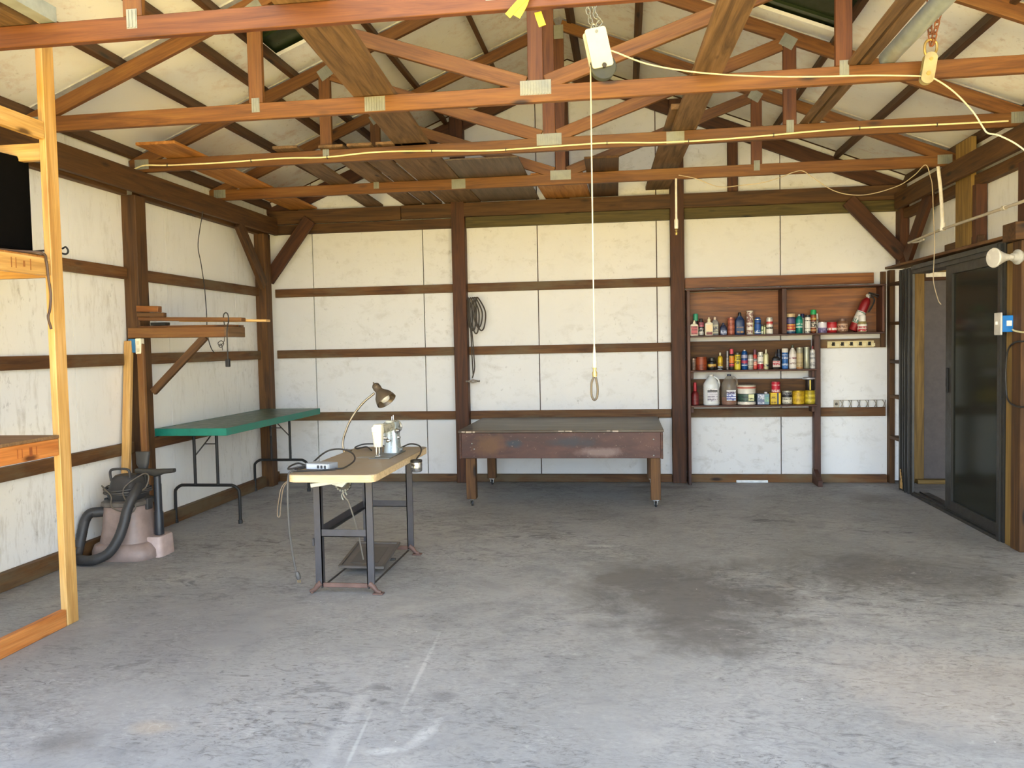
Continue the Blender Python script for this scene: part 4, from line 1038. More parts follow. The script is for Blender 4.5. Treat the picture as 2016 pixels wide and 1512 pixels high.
lathe('lamp_shade', [(0, -0.004), (0.016, 0.0), (0.026, 0.012), (0.028, 0.035), (0.025, 0.055), (0.034, 0.072), (0.056, 0.10), (0.068, 0.135), (0.070, 0.15), (0.067, 0.15), (0.064, 0.133), (0.05, 0.10), (0.03, 0.075), (0, 0.07)], LAMP, t, LMx, 28)
lathe('bulb', [(0, 0.075), (0.016, 0.08), (0.030, 0.105), (0.036, 0.125), (0.028, 0.142), (0, 0.148)], plain('#e8e4da', 0.3), t, LMx)
lathe('switch_knob', [(0, -0.018), (0.005, -0.016), (0.005, -0.002), (0, -0.002)], LAMP, t, LMx, 8)
t = thing('power_strip', 'grey power strip with three sockets on the near left of the sewing table', 'power strip', (-0.85, -4.05, sz))
SP = T4(Vector((-0.845, -4.06, sz))) @ Matrix.Rotation(math.radians(-14), 4, 'Z')
box('strip_body', (-0.085, -0.045, 0.0), (0.075, 0.045, 0.038), plain('#8c9198', 0.4), t, 0.006, SP)
box('front_face', (-0.075, -0.0478, 0.005), (0.065, -0.0445, 0.033), plain('#b9bfc8', 0.35), t, 0.001, SP)
for k in range(3): box('socket_face', (-0.005 + k * 0.023, -0.0495, 0.010), (0.010 + k * 0.023, -0.0472, 0.028), plain('#3a3c42', 0.4), t, 0.001, SP)
tag(tube('electrical_cable', [(-0.76, -4.09, sz + 0.006), (-0.72, -4.05, sz + 0.006), (-0.70, -3.93, sz + 0.03), (-0.735, -3.85, sz + 0.06), (-0.80, -3.84, sz + 0.085), (-0.865, -3.86, sz + 0.085), (-0.905, -3.90, sz + 0.065), (-0.93, -3.98, sz + 0.03), (-0.94, -4.06, sz + 0.012), (-0.98, -4.12, sz + 0.007), (-0.955, -4.17, sz + 0.006), (-0.85, -4.15, sz + 0.006), (-0.75, -4.11, sz + 0.006)], 0.005, CORD), 'black cord looping up over the grey power strip', 'cord')
tag(tube('electrical_cable', [(-0.92, -4.04, sz + 0.014), (-0.96, -4.05, sz + 0.016), (-1.01, -4.06, sz + 0.006), (-1.06, -4.04, sz - 0.005), (-1.085, -3.96, sz + 0.0), (-1.06, -3.90, sz + 0.01), (-1.0, -3.95, sz + 0.007), (-0.945, -4.02, sz + 0.012)], 0.0055, CORD), 'black cord curling out past the left edge of the sewing table', 'cord')
t = thing('appliance_cord', 'dark cord with a plug hanging from the near left corner of the sewing table', 'cord', (-0.94, -4.28, 0.15))
tube('cord_run', [(-0.95, -4.16, sz + 0.006), (-0.982, -4.20, sz + 0.004), (-0.984, -4.23, 0.698), (-0.982, -4.245, 0.556), (-0.975, -4.25, 0.414), (-0.958, -4.25, 0.271), (-0.945, -4.25, 0.20)], 0.006, plain('#4a4846', 0.5), t)
lathe('plug', [(0, 0), (0.010, 0.0), (0.014, 0.012), (0.014, 0.032), (0.008, 0.045), (0, 0.048)], plain('#4a4846', 0.5), t, axis_m((-0.930, -4.25, 0.155), (-0.25, 0, 1)), 12)
for s in (-1, 1): box('plug_prong', (-0.930 + s * 0.006 - 0.001, -4.253, 0.137), (-0.930 + s * 0.006 + 0.001, -4.247, 0.156), BRASS, t)
tag(tube('bent_wire', [(-1.005, -3.92, 0.71), (-1.06, -3.9, 0.69), (-1.158, -3.9, 0.623), (-1.188, -3.9, 0.531), (-1.20, -3.9, 0.445), (-1.19, -3.9, 0.43), (-1.182, -3.9, 0.445), (-1.172, -3.9, 0.53), (-1.145, -3.9, 0.625), (-1.05, -3.9, 0.70), (-1.0, -3.9, 0.714), (-0.972, -3.9, 0.714)], 0.003, plain('#7a6a58', 0.5)), 'thin bent wire loop poking out from the left side of the sewing table', 'wire')
tag(tube('electrical_cable', [(-0.64, -3.30, sz + 0.012), (-0.70, -3.20, sz + 0.012), (-0.80, -3.14, sz + 0.03), (-0.90, -3.13, sz + 0.03), (-0.955, -3.15, sz + 0.012), (-0.93, -3.18, sz + 0.006), (-0.86, -3.20, sz + 0.02), (-0.80, -3.28, sz + 0.006)], 0.005, CORD), 'black cord running behind the sewing machine towards the desk lamp', 'cord')
tag(tube('electrical_cable', [(-0.585, -3.31, sz + 0.03), (-0.54, -3.25, sz + 0.045), (-0.49, -3.22, sz + 0.03), (-0.462, -3.27, sz + 0.008), (-0.450, -3.36, sz - 0.015), (-0.438, -3.44, 0.735), (-0.438, -3.49, 0.724)], 0.005, CORD), 'black cord dropping over the right table edge to the silver motor', 'cord')

# ================================================================== WORKBENCH
t = thing('workbench', 'low dark stained workbench on casters against the back wall', 'workbench', (0.32, -0.75, 0))
bx0, bx1, by0, by1, bz = -0.585, 1.20, -1.42, -0.14, 0.685
def bench_mat():
    m, nt, b = new_mat('stained_bench_board')
    B = NB(nt)
    v = B.coord((0.9, 3, 3), False)
    c = B.ramp(B.noise(v, 2.2, 8, 0.65, 0.5), [(0.3, lin('#33201b')), (0.5, lin('#482a22')), (0.7, lin('#5c3a2e'))])
    def spot(cx, cz, rx, rz, col, amt):
        nonlocal c
        tc = B.n('ShaderNodeTexCoord'); mp = B.n('ShaderNodeMapping')
        mp.inputs['Scale'].default_value = (1 / rx, 0.0, 1 / rz)
        mp.inputs['Location'].default_value = (-cx / rx, 0, -cz / rz)
        B.L(tc.outputs['Object'], mp.inputs['Vector'])
        ln = B.n('ShaderNodeVectorMath', operation='LENGTH'); B.L(mp.outputs[0], ln.inputs[0])
        nz = B.math('MULTIPLY', B.math('SUBTRACT', B.noise(B.coord((1, 1, 1), False), 9, 6, 0.7), 0.5), 1.6)
        k = B.ramp(B.math('ADD', ln.outputs['Value'], nz), [(0.35, amt), (1.0, 0.0)])
        c = B.mix(k, c, col)
    spot(-0.40, 0.02, 0.10, 0.045, lin('#27333d'), 0.85)
    spot(0.12, 0.03, 0.24, 0.06, lin('#2b3138'), 0.75)
    spot(0.36, -0.06, 0.26, 0.05, lin('#8f7a72'), 0.6)
    spot(-0.62, 0.0, 0.16, 0.12, lin('#6b4a24'), 0.6)
    sp = B.ramp(B.noise(B.coord((1.6, 2, 2), False), 26, 5, 0.7), [(0.64, 0.0), (0.70, 0.7)])
    c = B.mix(sp, c, lin('#b79f86'))
    B.L(c, b.inputs['Base Color']); b.inputs['Roughness'].default_value = 0.55
    return m
BENCH = bench_mat()
BTOP = wood('bench_top', lin('#33271b'), lin('#463626'), lin('#5a4733'), 0.45, 0.0, 0.02, lin('#5d5648'))
board('bench_top', (bx0, (by0 + by1) / 2, bz - 0.011), (bx1, (by0 + by1) / 2, bz - 0.011), by1 - by0, 0.022, BTOP, t, up=(0, 1, 0)) if False else box('bench_top', (bx0 - 0.01, by0 - 0.006, bz - 0.022), (bx1 + 0.006, by1, bz), BTOP, t, 0.003)
box('front_apron', (bx0 + 0.02, by0, 0.437), (bx1 - 0.02, by0 + 0.02, bz - 0.022), BENCH, t, 0.003)
box('back_apron', (bx0 + 0.02, by1 - 0.02, 0.437), (bx1 - 0.02, by1, bz - 0.022), STAINED, t, 0.003)
for x, n in ((bx0 + 0.0, 0), (bx1 - 0.02, 1)): box('end_apron', (x, by0, 0.430), (x + 0.02, by1, bz - 0.022), STAINED, t, 0.003)
for x in (-0.49, 1.135):
    for y in (-1.355, -0.225):
        lg = board('leg', (x, y, 0.068), (x, y, 0.66), 0.086, 0.086, TREATED, t, up=(0, 1, 0))
        cs = bmesh.new()
        add_box(cs, (x - 0.028, y - 0.028, 0.060), (x + 0.028, y + 0.028, 0.068))
        add_box(cs, (x - 0.016, y - 0.018, 0.022), (x - 0.012, y + 0.018, 0.060)); add_box(cs, (x + 0.012, y - 0.018, 0.022), (x + 0.016, y + 0.018, 0.060))
        ck = obj('caster', cs, CHROME, lg)
        lathe('wheel', [(0, -0.010), (0.020, -0.010), (0.0245, -0.006), (0.0245, 0.006), (0.020, 0.010), (0, 0.010)], RUBBER, lg, axis_m((x, y + 0.004, 0.0248), (1, 0.2, 0)), 18)
bm = bmesh.new()
for x, w in ((-0.56, 0.03), (-0.52, 0.05), (-0.46, 0.02), (0.30, 0.05), (0.36, 0.04), (0.40, 0.02), (0.72, 0.03), (0.77, 0.05)):
    add_box(bm, (x, by0 - 0.0075, bz - 0.012 - 0.004 * (int(x * 100) % 3)), (x + w, by0 - 0.0058, bz - 0.006))
obj('chipped_edge', bm, plain('#b9a892', 0.7), t)
for x, z in ((-0.45, 0.52), (-0.47, 0.57), (1.12, 0.60), (1.12, 0.46)):
    lathe('bolt_head', [(0, 0), (0.007, 0), (0.005, 0.004), (0, 0.005)], STEEL, t, axis_m((x, by0, z), (0, -1, 0)), 8)

# jumper cables on the post
t = thing('jumper_cables', 'dark jumper cables coiled on the back wall post with clamps hanging down', 'cables', (-0.66, -0.15, 1.6))
JC = plain('#3b3229', 0.5)
tube('hook', [(-0.735, -0.10, 1.92), (-0.70, -0.15, 1.925), (-0.64, -0.17, 1.93), (-0.60, -0.17, 1.925)], 0.006, IRON, t)
rr = random.Random(5)
for k in range(5):
    x = -0.715 + 0.022 * k; zb_ = 1.66 - 0.03 * (k % 3) + 0.0
    w = 0.012 + 0.006 * k
    tube('cable_coil', [(x, -0.15 - 0.008 * k, 1.922), (x + w, -0.15 - 0.01 * k, 1.91), (x + w + 0.03 + 0.006 * k, -0.15, 1.78), (x + w + 0.02 + 0.004 * k, -0.14, zb_), (x + 0.012 + 0.006 * k, -0.15, zb_ - 0.035), (x - 0.002, -0.16, zb_ + 0.05), (x - 0.006, -0.15, 1.80)], 0.0075, JC, t, closed=True, n=7)
tube('cable_tail', [(-0.705, -0.15, 1.90), (-0.71, -0.16, 1.75), (-0.695, -0.15, 1.598), (-0.688, -0.15, 1.336), (-0.68, -0.15, 1.12)], 0.0065, JC, t)
tube('cable_tail', [(-0.70, -0.145, 1.90), (-0.695, -0.155, 1.70), (-0.678, -0.15, 1.52), (-0.668, -0.15, 1.33), (-0.664, -0.15, 1.20), (-0.69, -0.15, 1.10)], 0.0065, JC, t)
for cx, s in ((-0.715, -1), (-0.655, 1)):
    bm = bmesh.new()
    add_box(bm, (-0.035, -0.012, -0.004), (0.045, 0.012, 0.010), 0.003, Matrix.Rotation(0.25, 4, 'Y')); add_box(bm, (-0.035, -0.012, -0.014), (0.045, 0.012, 0.0), 0.003, Matrix.Rotation(-0.25, 4, 'Y'))
    obj('clamp', bm, plain('#6d655c', 0.4, 0.6), t, T4(Vector((cx, -0.15, 1.07))) @ Matrix.Rotation(0 if s > 0 else math.pi, 4, 'Z'))

# ================================================================== WET/DRY VACUUM
vx, vy = -2.62, -3.20
t = thing('shop_vacuum', 'taupe wet and dry vacuum with black hose by the left wall', 'vacuum cleaner', (vx, vy, 0))
TAUPE = plain('#8f7c74', 0.5, 0, 0.12, 'dusty_taupe_plastic')
VB = plain('#343333', 0.5, 0, 0.2, 'dusty_black_plastic')
def sect(z, hx, hy, dx=0.0, dy=0.0): return ((vx + dx, vy + dy, z), hx, hy, ex, ey)
loft('drum', [sect(0.075, 0.185, 0.175), sect(0.10, 0.18, 0.17), sect(0.20, 0.158, 0.155), sect(0.355, 0.143, 0.143), sect(0.365, 0.142, 0.142)], TAUPE, t, pw=3.0, n=32)
loft('base_skirt', [sect(0.0, 0.225, 0.205, 0.01), sect(0.012, 0.232, 0.21, 0.01), sect(0.06, 0.228, 0.207, 0.01), sect(0.10, 0.205, 0.19), sect(0.112, 0.18, 0.17)], TAUPE, t, pw=3.4, n=32)
loft('tool_caddy', [((vx + 0.20, vy + 0.03, 0.0), 0.075, 0.10, ex, ey), ((vx + 0.20, vy + 0.03, 0.13), 0.070, 0.095, ex, ey), ((vx + 0.20, vy + 0.03, 0.142), 0.062, 0.088, ex, ey)], plain('#b39f98', 0.5, 0, 0.1), t, pw=5)
loft('lid_rim', [sect(0.365, 0.152, 0.152), sect(0.372, 0.158, 0.158), sect(0.395, 0.156, 0.156), sect(0.405, 0.14, 0.14)], plain('#5d5751', 0.55, 0, 0.2), t, pw=3, n=32)
loft('motor_housing', [sect(0.405, 0.11, 0.11), sect(0.44, 0.125, 0.12), sect(0.475, 0.125, 0.12), sect(0.49, 0.11, 0.105), sect(0.55, 0.095, 0.09), sect(0.575, 0.07, 0.07)], VB, t, pw=3, n=32)
for s in (-1, 1): box('lid_latch', (vx + s * 0.155 - 0.012, vy - 0.03, 0.33), (vx + s * 0.155 + 0.012, vy + 0.03, 0.41), VB, t, 0.006)
tube('carry_handle', [(vx - 0.085, vy - 0.06, 0.54), (vx - 0.085, vy - 0.065, 0.605), (vx - 0.05, vy - 0.068, 0.622), (vx + 0.04, vy - 0.068, 0.622), (vx + 0.06, vy - 0.065, 0.60), (vx + 0.06, vy - 0.06, 0.54)], 0.009, VB, t)
for k, (dz, r) in enumerate(((0.455, 0.148), (0.470, 0.155), (0.484, 0.146), (0.463, 0.163))):
    pts = [(vx + r * math.cos(a) + 0.006 * math.sin(3 * a + k), vy + r * 0.93 * math.sin(a), dz + 0.008 * math.sin(2 * a + k)) for a in [2 * math.pi * q / 14 for q in range(14)]]
    tube('wound_cord', pts, 0.0055, plain('#454240', 0.55), t, closed=True, sub=4, n=7)
tube('loose_cord', [(vx + 0.14, vy - 0.07, 0.47), (vx + 0.19, vy - 0.08, 0.50), (vx + 0.20, vy - 0.06, 0.57), (vx + 0.15, vy - 0.05, 0.585), (vx + 0.05, vy - 0.12, 0.50), (vx + 0.09, vy - 0.165, 0.42), (vx + 0.15, vy - 0.15, 0.38), (vx + 0.12, vy - 0.17, 0.335), (vx - 0.01, vy - 0.17, 0.37), (vx - 0.02, vy - 0.165, 0.45), (vx - 0.08, vy - 0.15, 0.50), (vx - 0.13, vy - 0.10, 0.51), (vx - 0.13, vy - 0.06, 0.48)], 0.0048, plain('#5a5248', 0.55), t)
hose = [(vx + 0.12, vy - 0.05, 0.50), (vx + 0.125, vy - 0.13, 0.45), (vx + 0.11, vy - 0.185, 0.36), (vx + 0.10, vy - 0.215, 0.27), (vx + 0.075, vy - 0.25, 0.17), (vx + 0.02, vy - 0.285, 0.08), (vx - 0.07, vy - 0.31, 0.042), (vx - 0.16, vy - 0.30, 0.036), (vx - 0.235, vy - 0.255, 0.040), (vx - 0.255, vy - 0.20, 0.09), (vx - 0.25, vy - 0.165, 0.19), (vx - 0.242, vy - 0.14, 0.27), (vx - 0.215, vy - 0.12, 0.318), (vx - 0.165, vy - 0.09, 0.325)]
tube('hose', hose, 0.034, VB, t, n=14, sub=14, ripple=0.025)
lathe('hose_cuff', [(0, 0), (0.033, 0.0), (0.036, 0.02), (0.036, 0.075), (0, 0.078)], VB, t, axis_m((vx - 0.20, vy - 0.11, 0.323), (1, 0.55, 0.02)), 20)
t = thing('vacuum_wand', 'black vacuum wand with a wide floor nozzle standing in the vacuum caddy', 'vacuum nozzle', (vx + 0.235, vy - 0.0, 0.142))
wx, wy = vx + 0.215, vy + 0.02
lathe('wand_tube', [(0, 0), (0.024, 0.0), (0.032, 0.004), (0.032, 0.16), (0.0265, 0.17), (0.0265, 0.36), (0.024, 0.365), (0.024, 0.43), (0, 0.43)], plain('#25282d', 0.4), t, T4(Vector((wx, wy, 0.143))), 24)
loft('floor_nozzle', [((wx - 0.15, wy - 0.01, 0.60), 0.022, 0.016, ey, ez), ((wx - 0.08, wy - 0.01, 0.595), 0.026, 0.019, ey, ez), ((wx + 0.0, wy - 0.01, 0.585), 0.030, 0.028, ey, ez), ((wx + 0.07, wy - 0.02, 0.598), 0.026, 0.018, ey, ez), ((wx + 0.15, wy - 0.03, 0.605), 0.022, 0.014, ey, ez)], plain('#35332f', 0.45), t, pw=3)
t = thing('crevice_tool', 'upright black crevice tool standing behind the vacuum motor housing', 'vacuum nozzle', (vx + 0.05, vy + 0.16, 0.42))
loft('tool_body', [((vx + 0.045, vy + 0.13, 0.405), 0.03, 0.025, ex, ey), ((vx + 0.045, vy + 0.13, 0.60), 0.03, 0.024, ex, ey), ((vx + 0.04, vy + 0.13, 0.63), 0.045, 0.022, ex, ey), ((vx + 0.045, vy + 0.13, 0.72), 0.055, 0.015, ex, ey)], plain('#3d3c3a', 0.5), t, pw=3)
# ================================================================== CAN SHELVES
t = thing('wall_shelf_unit', 'brown wooden can shelf unit on the back wall at right', 'shelf unit', (2.43, -0.14, 0))
board('side_panel', (1.515, -0.125, 0.0), (1.515, -0.125, 1.935), 0.24, 0.03, STAINED, t, up=(0, 1, 0))
board('middle_upright', (2.765, -0.075, 0.0), (2.765, -0.075, 1.474), 0.09, 0.062, STAINED, t, up=(0, 1, 0))
board('side_panel', (3.348, -0.145, 1.492), (3.348, -0.145, 1.93), 0.20, 0.022, STAINED, t, up=(0, 1, 0))
board('divider', (2.43, -0.145, 1.492), (2.43, -0.145, 1.93), 0.20, 0.045, STAINED, t, up=(0, 1, 0))
for x0, x1, z in ((1.53, 3.36, 1.4835), (1.53, 2.735, 1.1365), (1.53, 2.735, 0.7885)):
    board('shelf_board', (x0, -0.145, z), (x1, -0.145, z), 0.21, 0.017, STAINED, t, up=(0, 1, 0))
board('top_board', (1.49, -0.15, 1.942), (3.37, -0.15, 1.938), 0.22, 0.016, STAINED, t, up=(0, 1, 0))
board('back_panel', (1.53, -0.044, 1.71), (3.34, -0.044, 1.71), 0.435, 0.010, PLYDARK, t)
board('valance', (1.495, -0.065, 2.022), (3.31, -0.065, 2.020), 0.105, 0.012, PLYDARK, t)
board('back_panel', (1.53, -0.046, 1.29), (2.72, -0.046, 1.285), 0.285, 0.012, TREATED, t)
board('back_panel', (1.53, -0.046, 0.925), (2.72, -0.046, 0.915), 0.255, 0.012, TREATED, t)
board('cleat', (2.712, -0.11, 1.06), (2.712, -0.11, 1.128), 0.14, 0.03, STAINED, t, up=(0, 1, 0))
board('cleat', (2.712, -0.11, 0.72), (2.712, -0.11, 0.779), 0.14, 0.03, STAINED, t, up=(0, 1, 0))
board('cleat', (1.548, -0.11, 0.72), (1.548, -0.11, 0.779), 0.14, 0.03, STAINED, t, up=(0, 1, 0))
board('cleat', (1.548, -0.11, 1.06), (1.548, -0.11, 1.128), 0.14, 0.03, STAINED, t, up=(0, 1, 0))
board('corner_strip', (3.40, -0.05, 1.34), (3.40, -0.05, 2.08), 0.05, 0.025, TREATED, t, up=(1, 0, 0))
board('brace_strip', (2.80, -0.05, 1.46), (3.40, -0.05, 1.46), 0.02, 0.02, STAINED, t) if False else None
prism('foot_plank', [(-0.325, 0.0), (-0.06, 0.0), (-0.06, 0.145), (-0.10, 0.15), (-0.325, 0.058)], 0, 2.725, 2.765, STAINED, t)

GI = 'cans and bottles on the wall shelves'
Z0, Z1, Z2 = 1.492, 1.145, 0.797
def item(name, label, cat, x, y, z): return thing(name, label, cat, (x, y, z), GI)
def can(name, label, cat, x, z, r, h, body, bands=(), lid=None, cap=None, y=-0.15, metal=0.25, top=0.0, neck=None):
    """straight can: body, rolled lid, printed bands (z0, z1, base, ink); cap = (height, radius factor, colour); neck = (height, radius factor) shoulder"""
    t = item(name, label, cat, x, y, z)
    hb = h - (cap[0] if cap else 0) - (neck[0] if neck else 0)
    M = T4(Vector((x, y, z)))
    pr = [(0, 0), (r * 0.95, 0), (r, 0.003), (r, hb - 0.003), (r * 0.96, hb)]
    if neck: pr += [(r * 0.92, hb + neck[0] * 0.25), (r * (neck[1] + 0.35 * (1 - neck[1])), hb + neck[0] * 0.65), (r * neck[1], hb + neck[0] * 0.9), (r * neck[1], hb + neck[0])]
    pr += [(0, pr[-1][1])]
    lathe('body', pr, plain(body, 0.38, metal, 0.08), t, M)
    for k, (a, b_, base, ink) in enumerate(bands):
        lathe('label', [(r + 0.0004, hb * a), (r + 0.0011, hb * a), (r + 0.0011, hb * b_), (r + 0.0004, hb * b_)], printed(base, ink), t, M)
    if lid:
        lathe('lid', [(r * 0.9, hb - 0.002), (r * 1.03, hb - 0.004), (r * 1.04, hb + 0.003), (r * 0.93, hb + 0.003), (r * 0.9, hb - 0.001), (0, hb - 0.001)], plain(lid, 0.3, 0.6 if lid.startswith('#b') else 0.1), t, M)
    if cap:
        rc = r * cap[1]; z0 = h - cap[0]
        lathe('cap', [(0, z0), (rc, z0), (rc, z0 + cap[0] * 0.85), (rc * 0.85, h), (0, h)], plain(cap[2], 0.4, 0, 0.06), t, M)
    return t
def flat_bottle(name, label, cat, x, z, w, d, h, body, band=None, cap=None, capname='cap', y=-0.15, shoulder=0.2, neckw=0.25, nozzle=None):
    t = item(name, label, cat, x, y, z)
    hc = cap[0] if cap else 0
    hb = h - hc
    hs = hb * (1 - shoulder)
    loft('body', [((x, y, z), w * 0.46, d * 0.45, ex, ey), ((x, y, z + 0.006), w * 0.5, d * 0.5, ex, ey), ((x, y, z + hs), w * 0.5, d * 0.5, ex, ey), ((x, y, z + hs + (hb - hs) * 0.35), w * 0.42, d * 0.42, ex, ey), ((x, y, z + hs + (hb - hs) * 0.8), w * (neckw * 0.5 + 0.06), d * (neckw * 0.5 + 0.06), ex, ey), ((x, y, z + hb), w * neckw * 0.5, w * neckw * 0.5, ex, ey)], plain(body, 0.4, 0, 0.06), t, n=24, pw=3.2)
    for k, (a, b_, base, ink, ww) in enumerate(band or ()):
        box('label', (x - w * ww / 2, y - d * 0.5 - 0.0014, z + hs * a), (x + w * ww / 2, y - d * 0.5 + 0.001, z + hs * b_), printed(base, ink), t)
    if cap:
        rc = w * cap[1] / 2
        lathe(capname, [(0, hb - 0.003), (rc, hb - 0.003), (rc, hb + hc * 0.55), (rc * (0.45 if nozzle else 0.9), hb + hc * 0.7 if nozzle else h - 0.003), (rc * (0.35 if nozzle else 0.8), h), (0, h)], plain(cap[2], 0.4, 0, 0.05), t, T4(Vector((x, y, z))), 16)
    return t

# top row, left bay
flat_bottle('glue_bottle', 'white glue bottle with a red label, leftmost on the top shelf', 'bottle', 1.572, Z0, 0.080, 0.042, 0.154, '#ece6d2', [(0.10, 0.90, '#b8494e', '#7c2a30', 0.78)], (0.034, 0.30, '#e9e2c8'), 'nozzle', -0.20, 0.12, 0.4, True)
can('spray_bottle', 'dark bottle with a green cap behind the leftmost glue bottle', 'bottle', 1.595, Z0, 0.024, 0.219, '#33302b', [(0.2, 0.8, '#4a443a', '#23201c')], cap=(0.07, 1.0, '#3f9a78'), y=-0.105)
can('small_bottle', 'dark capped bottle with a pink top and white label between the glue bottles', 'bottle', 1.645, Z0, 0.026, 0.17, '#242120', [(0.05, 0.55, '#d9d3cb', '#2a2625'), (0.62, 0.95, '#c06a7a', '#7c3b48')], cap=(0.03, 0.7, '#2a2624'), y=-0.14)
flat_bottle('glue_bottle', 'white glue bottle with a cream and red label, second on the top shelf', 'bottle', 1.716, Z0, 0.080, 0.042, 0.180, '#ece6d2', [(0.05, 0.28, '#a5282c', '#6d181c', 0.74), (0.30, 0.92, '#e7cfa0', '#54463c', 0.74)], (0.048, 0.36, '#e9dfb8'), 'nozzle', -0.20, 0.12, 0.4, True)
flat_bottle('grey_bottle', 'grey translucent bottle with a pale label behind the second glue bottle', 'bottle', 1.782, Z0, 0.074, 0.05, 0.184, '#8c8781', [(0.15, 0.85, '#b7b39b', '#4f4f5c', 0.8)], (0.028, 0.36, '#d8bfa8'), 'cap', -0.115, 0.2, 0.4)
flat_bottle('small_jug', 'small dark blue jug with a pale blue label on the top shelf', 'bottle', 1.858, Z0, 0.068, 0.045, 0.122, '#1c2748', [(0.06, 0.72, '#aab3cc', '#33426e', 0.85)], (0.022, 0.34, '#1b2440'), 'cap', -0.17, 0.30, 0.5)
can('cardboard_tube', 'rust red cylinder can with a beige stripe on the top shelf', 'can', 1.936, Z0, 0.034, 0.168, '#a4543f', [(0.04, 0.96, '#b0614a', '#8a4333')], lid='#b77d68', metal=0.1)
flat_bottle('oil_jug', 'navy blue motor oil jug with a black cap on the top shelf', 'oil jug', 2.021, Z0, 0.094, 0.055, 0.221, '#16305a', [(0.12, 0.62, '#27436c', '#a9793f', 0.7)], (0.032, 0.36, '#1a1a1c'), 'cap', -0.13, 0.28, 0.34)
can('white_tube', 'tall white printed tube, tallest thing left on the top shelf', 'tube', 2.117, Z0, 0.032, 0.235, '#e4dccb', [(0.05, 0.95, '#e6decf', '#8b5f58')], metal=0.0)
can('thin_tube', 'thin yellow-green tube beside the tall white tube', 'tube', 2.157, Z0, 0.0085, 0.148, '#a39a24', (), y=-0.12)
can('spray_can', 'blue can with white bands in the left bay of the top shelf', 'can', 2.192, Z0, 0.031, 0.167, '#1d4f97', [(0.08, 0.30, '#d9e3ee', '#2c5ea6'), (0.38, 0.9, '#23549e', '#13315f')], lid='#b9bdc2', neck=(0.02, 0.7))
can('small_tube', 'small green and white tube next to the blue can', 'tube', 2.236, Z0, 0.0105, 0.098, '#b9c58a', [(0.1, 0.7, '#dfe0c6', '#5c7a3c')], cap=(0.02, 0.7, '#2f3530'))
can('small_tube', 'slender pale tube between the green tube and white can', 'tube', 2.260, Z0, 0.0085, 0.088, '#cfd0a4', (), cap=(0.018, 0.7, '#6f8a4c'), y=-0.14)
can('spray_can', 'white can with a red dot, rightmost in the left bay of the top shelf', 'can', 2.306, Z0, 0.032, 0.164, '#e9e2d4', [(0.05, 0.55, '#ece6da', '#3b3833'), (0.62, 0.82, '#c03a34', '#e9e2d4')], lid='#b5b1a6', neck=(0.014, 0.75))
# top row, right bay
can('paint_can', 'large blue can with a tan lid, leftmost in the right bay', 'can', 2.502, Z0, 0.049, 0.197, '#1d2f55', [(0.02, 0.14, '#1f4a74', '#122a48'), (0.14, 0.20, '#e6e3dc', '#b9b6b0'), (0.22, 0.58, '#b8403f', '#e0a24a'), (0.62, 0.95, '#5a5480', '#2a2c50')], cap=(0.035, 0.94, '#d8b98c'))
can('spray_can', 'teal spray can with a white band in the right bay', 'spray can', 2.588, Z0, 0.032, 0.187, '#0f7d72', [(0.40, 0.47, '#d7e6e0', '#86b8ac'), (0.55, 0.92, '#158a76', '#bcd8cc')], neck=(0.025, 0.5), cap=(0.016, 0.3, '#cfd6d4'))
can('spray_can', 'narrow pale can with a navy cap behind the white spray can', 'spray can', 2.628, Z0, 0.018, 0.193, '#d8d2bd', (), cap=(0.04, 1.0, '#22264e'), y=-0.10)
can('spray_can', 'silver and white can with a dark cap in the right bay', 'spray can', 2.664, Z0, 0.026, 0.18, '#e3dfd6', [(0.05, 0.9, '#e6e2d8', '#38322c')], cap=(0.024, 0.92, '#2c2b2c'), y=-0.17)
can('spray_can', 'brown spray can with a bright green cap, tallest in the right bay', 'spray can', 2.722, Z0, 0.0285, 0.228, '#7a3c22', [(0.10, 0.20, '#c79a63', '#8a5a34'), (0.30, 0.62, '#d3cbb9', '#2f2a28'), (0.72, 0.95, '#8a4326', '#e0b84c')], cap=(0.046, 1.0, '#27a45c'))
can('spray_can', 'slim white can behind the brown can with the green cap', 'spray can', 2.762, Z0, 0.0145, 0.192, '#ded9cc', [(0.1, 0.8, '#d9d4c4', '#7c7a70')], y=-0.11)
can('small_can', 'squat lavender and white can in the right bay', 'can', 2.806, Z0, 0.041, 0.104, '#9a90ae', [(0.05, 0.5, '#8d7fae', '#5e527e'), (0.5, 0.95, '#d9d4dc', '#8a82a0')], lid='#b9b4bd')
can('small_can', 'squat red can with a white label in the right bay', 'can', 2.896, Z0, 0.044, 0.102, '#b01d26', [(0.25, 0.85, '#b51f28', '#e4ddd0')], lid='#8f1c22')
can('glass_jar', 'brown jar with a pale label between red can and extinguisher', 'jar', 2.993, Z0, 0.050, 0.138, '#7d5a45', [(0.15, 0.85, '#b9977c', '#6b4230')], cap=(0.026, 0.55, '#7a5a48'), neck=(0.012, 0.8))
can('paint_bottle', 'small bottle with a silver cap and red label right of the extinguisher', 'bottle', 3.168, Z0, 0.044, 0.165, '#9a8c5e', [(0.08, 0.85, '#d3cdc2', '#a5303a')], cap=(0.062, 0.72, '#dcd8cf'), neck=(0.012, 0.75), y=-0.19)
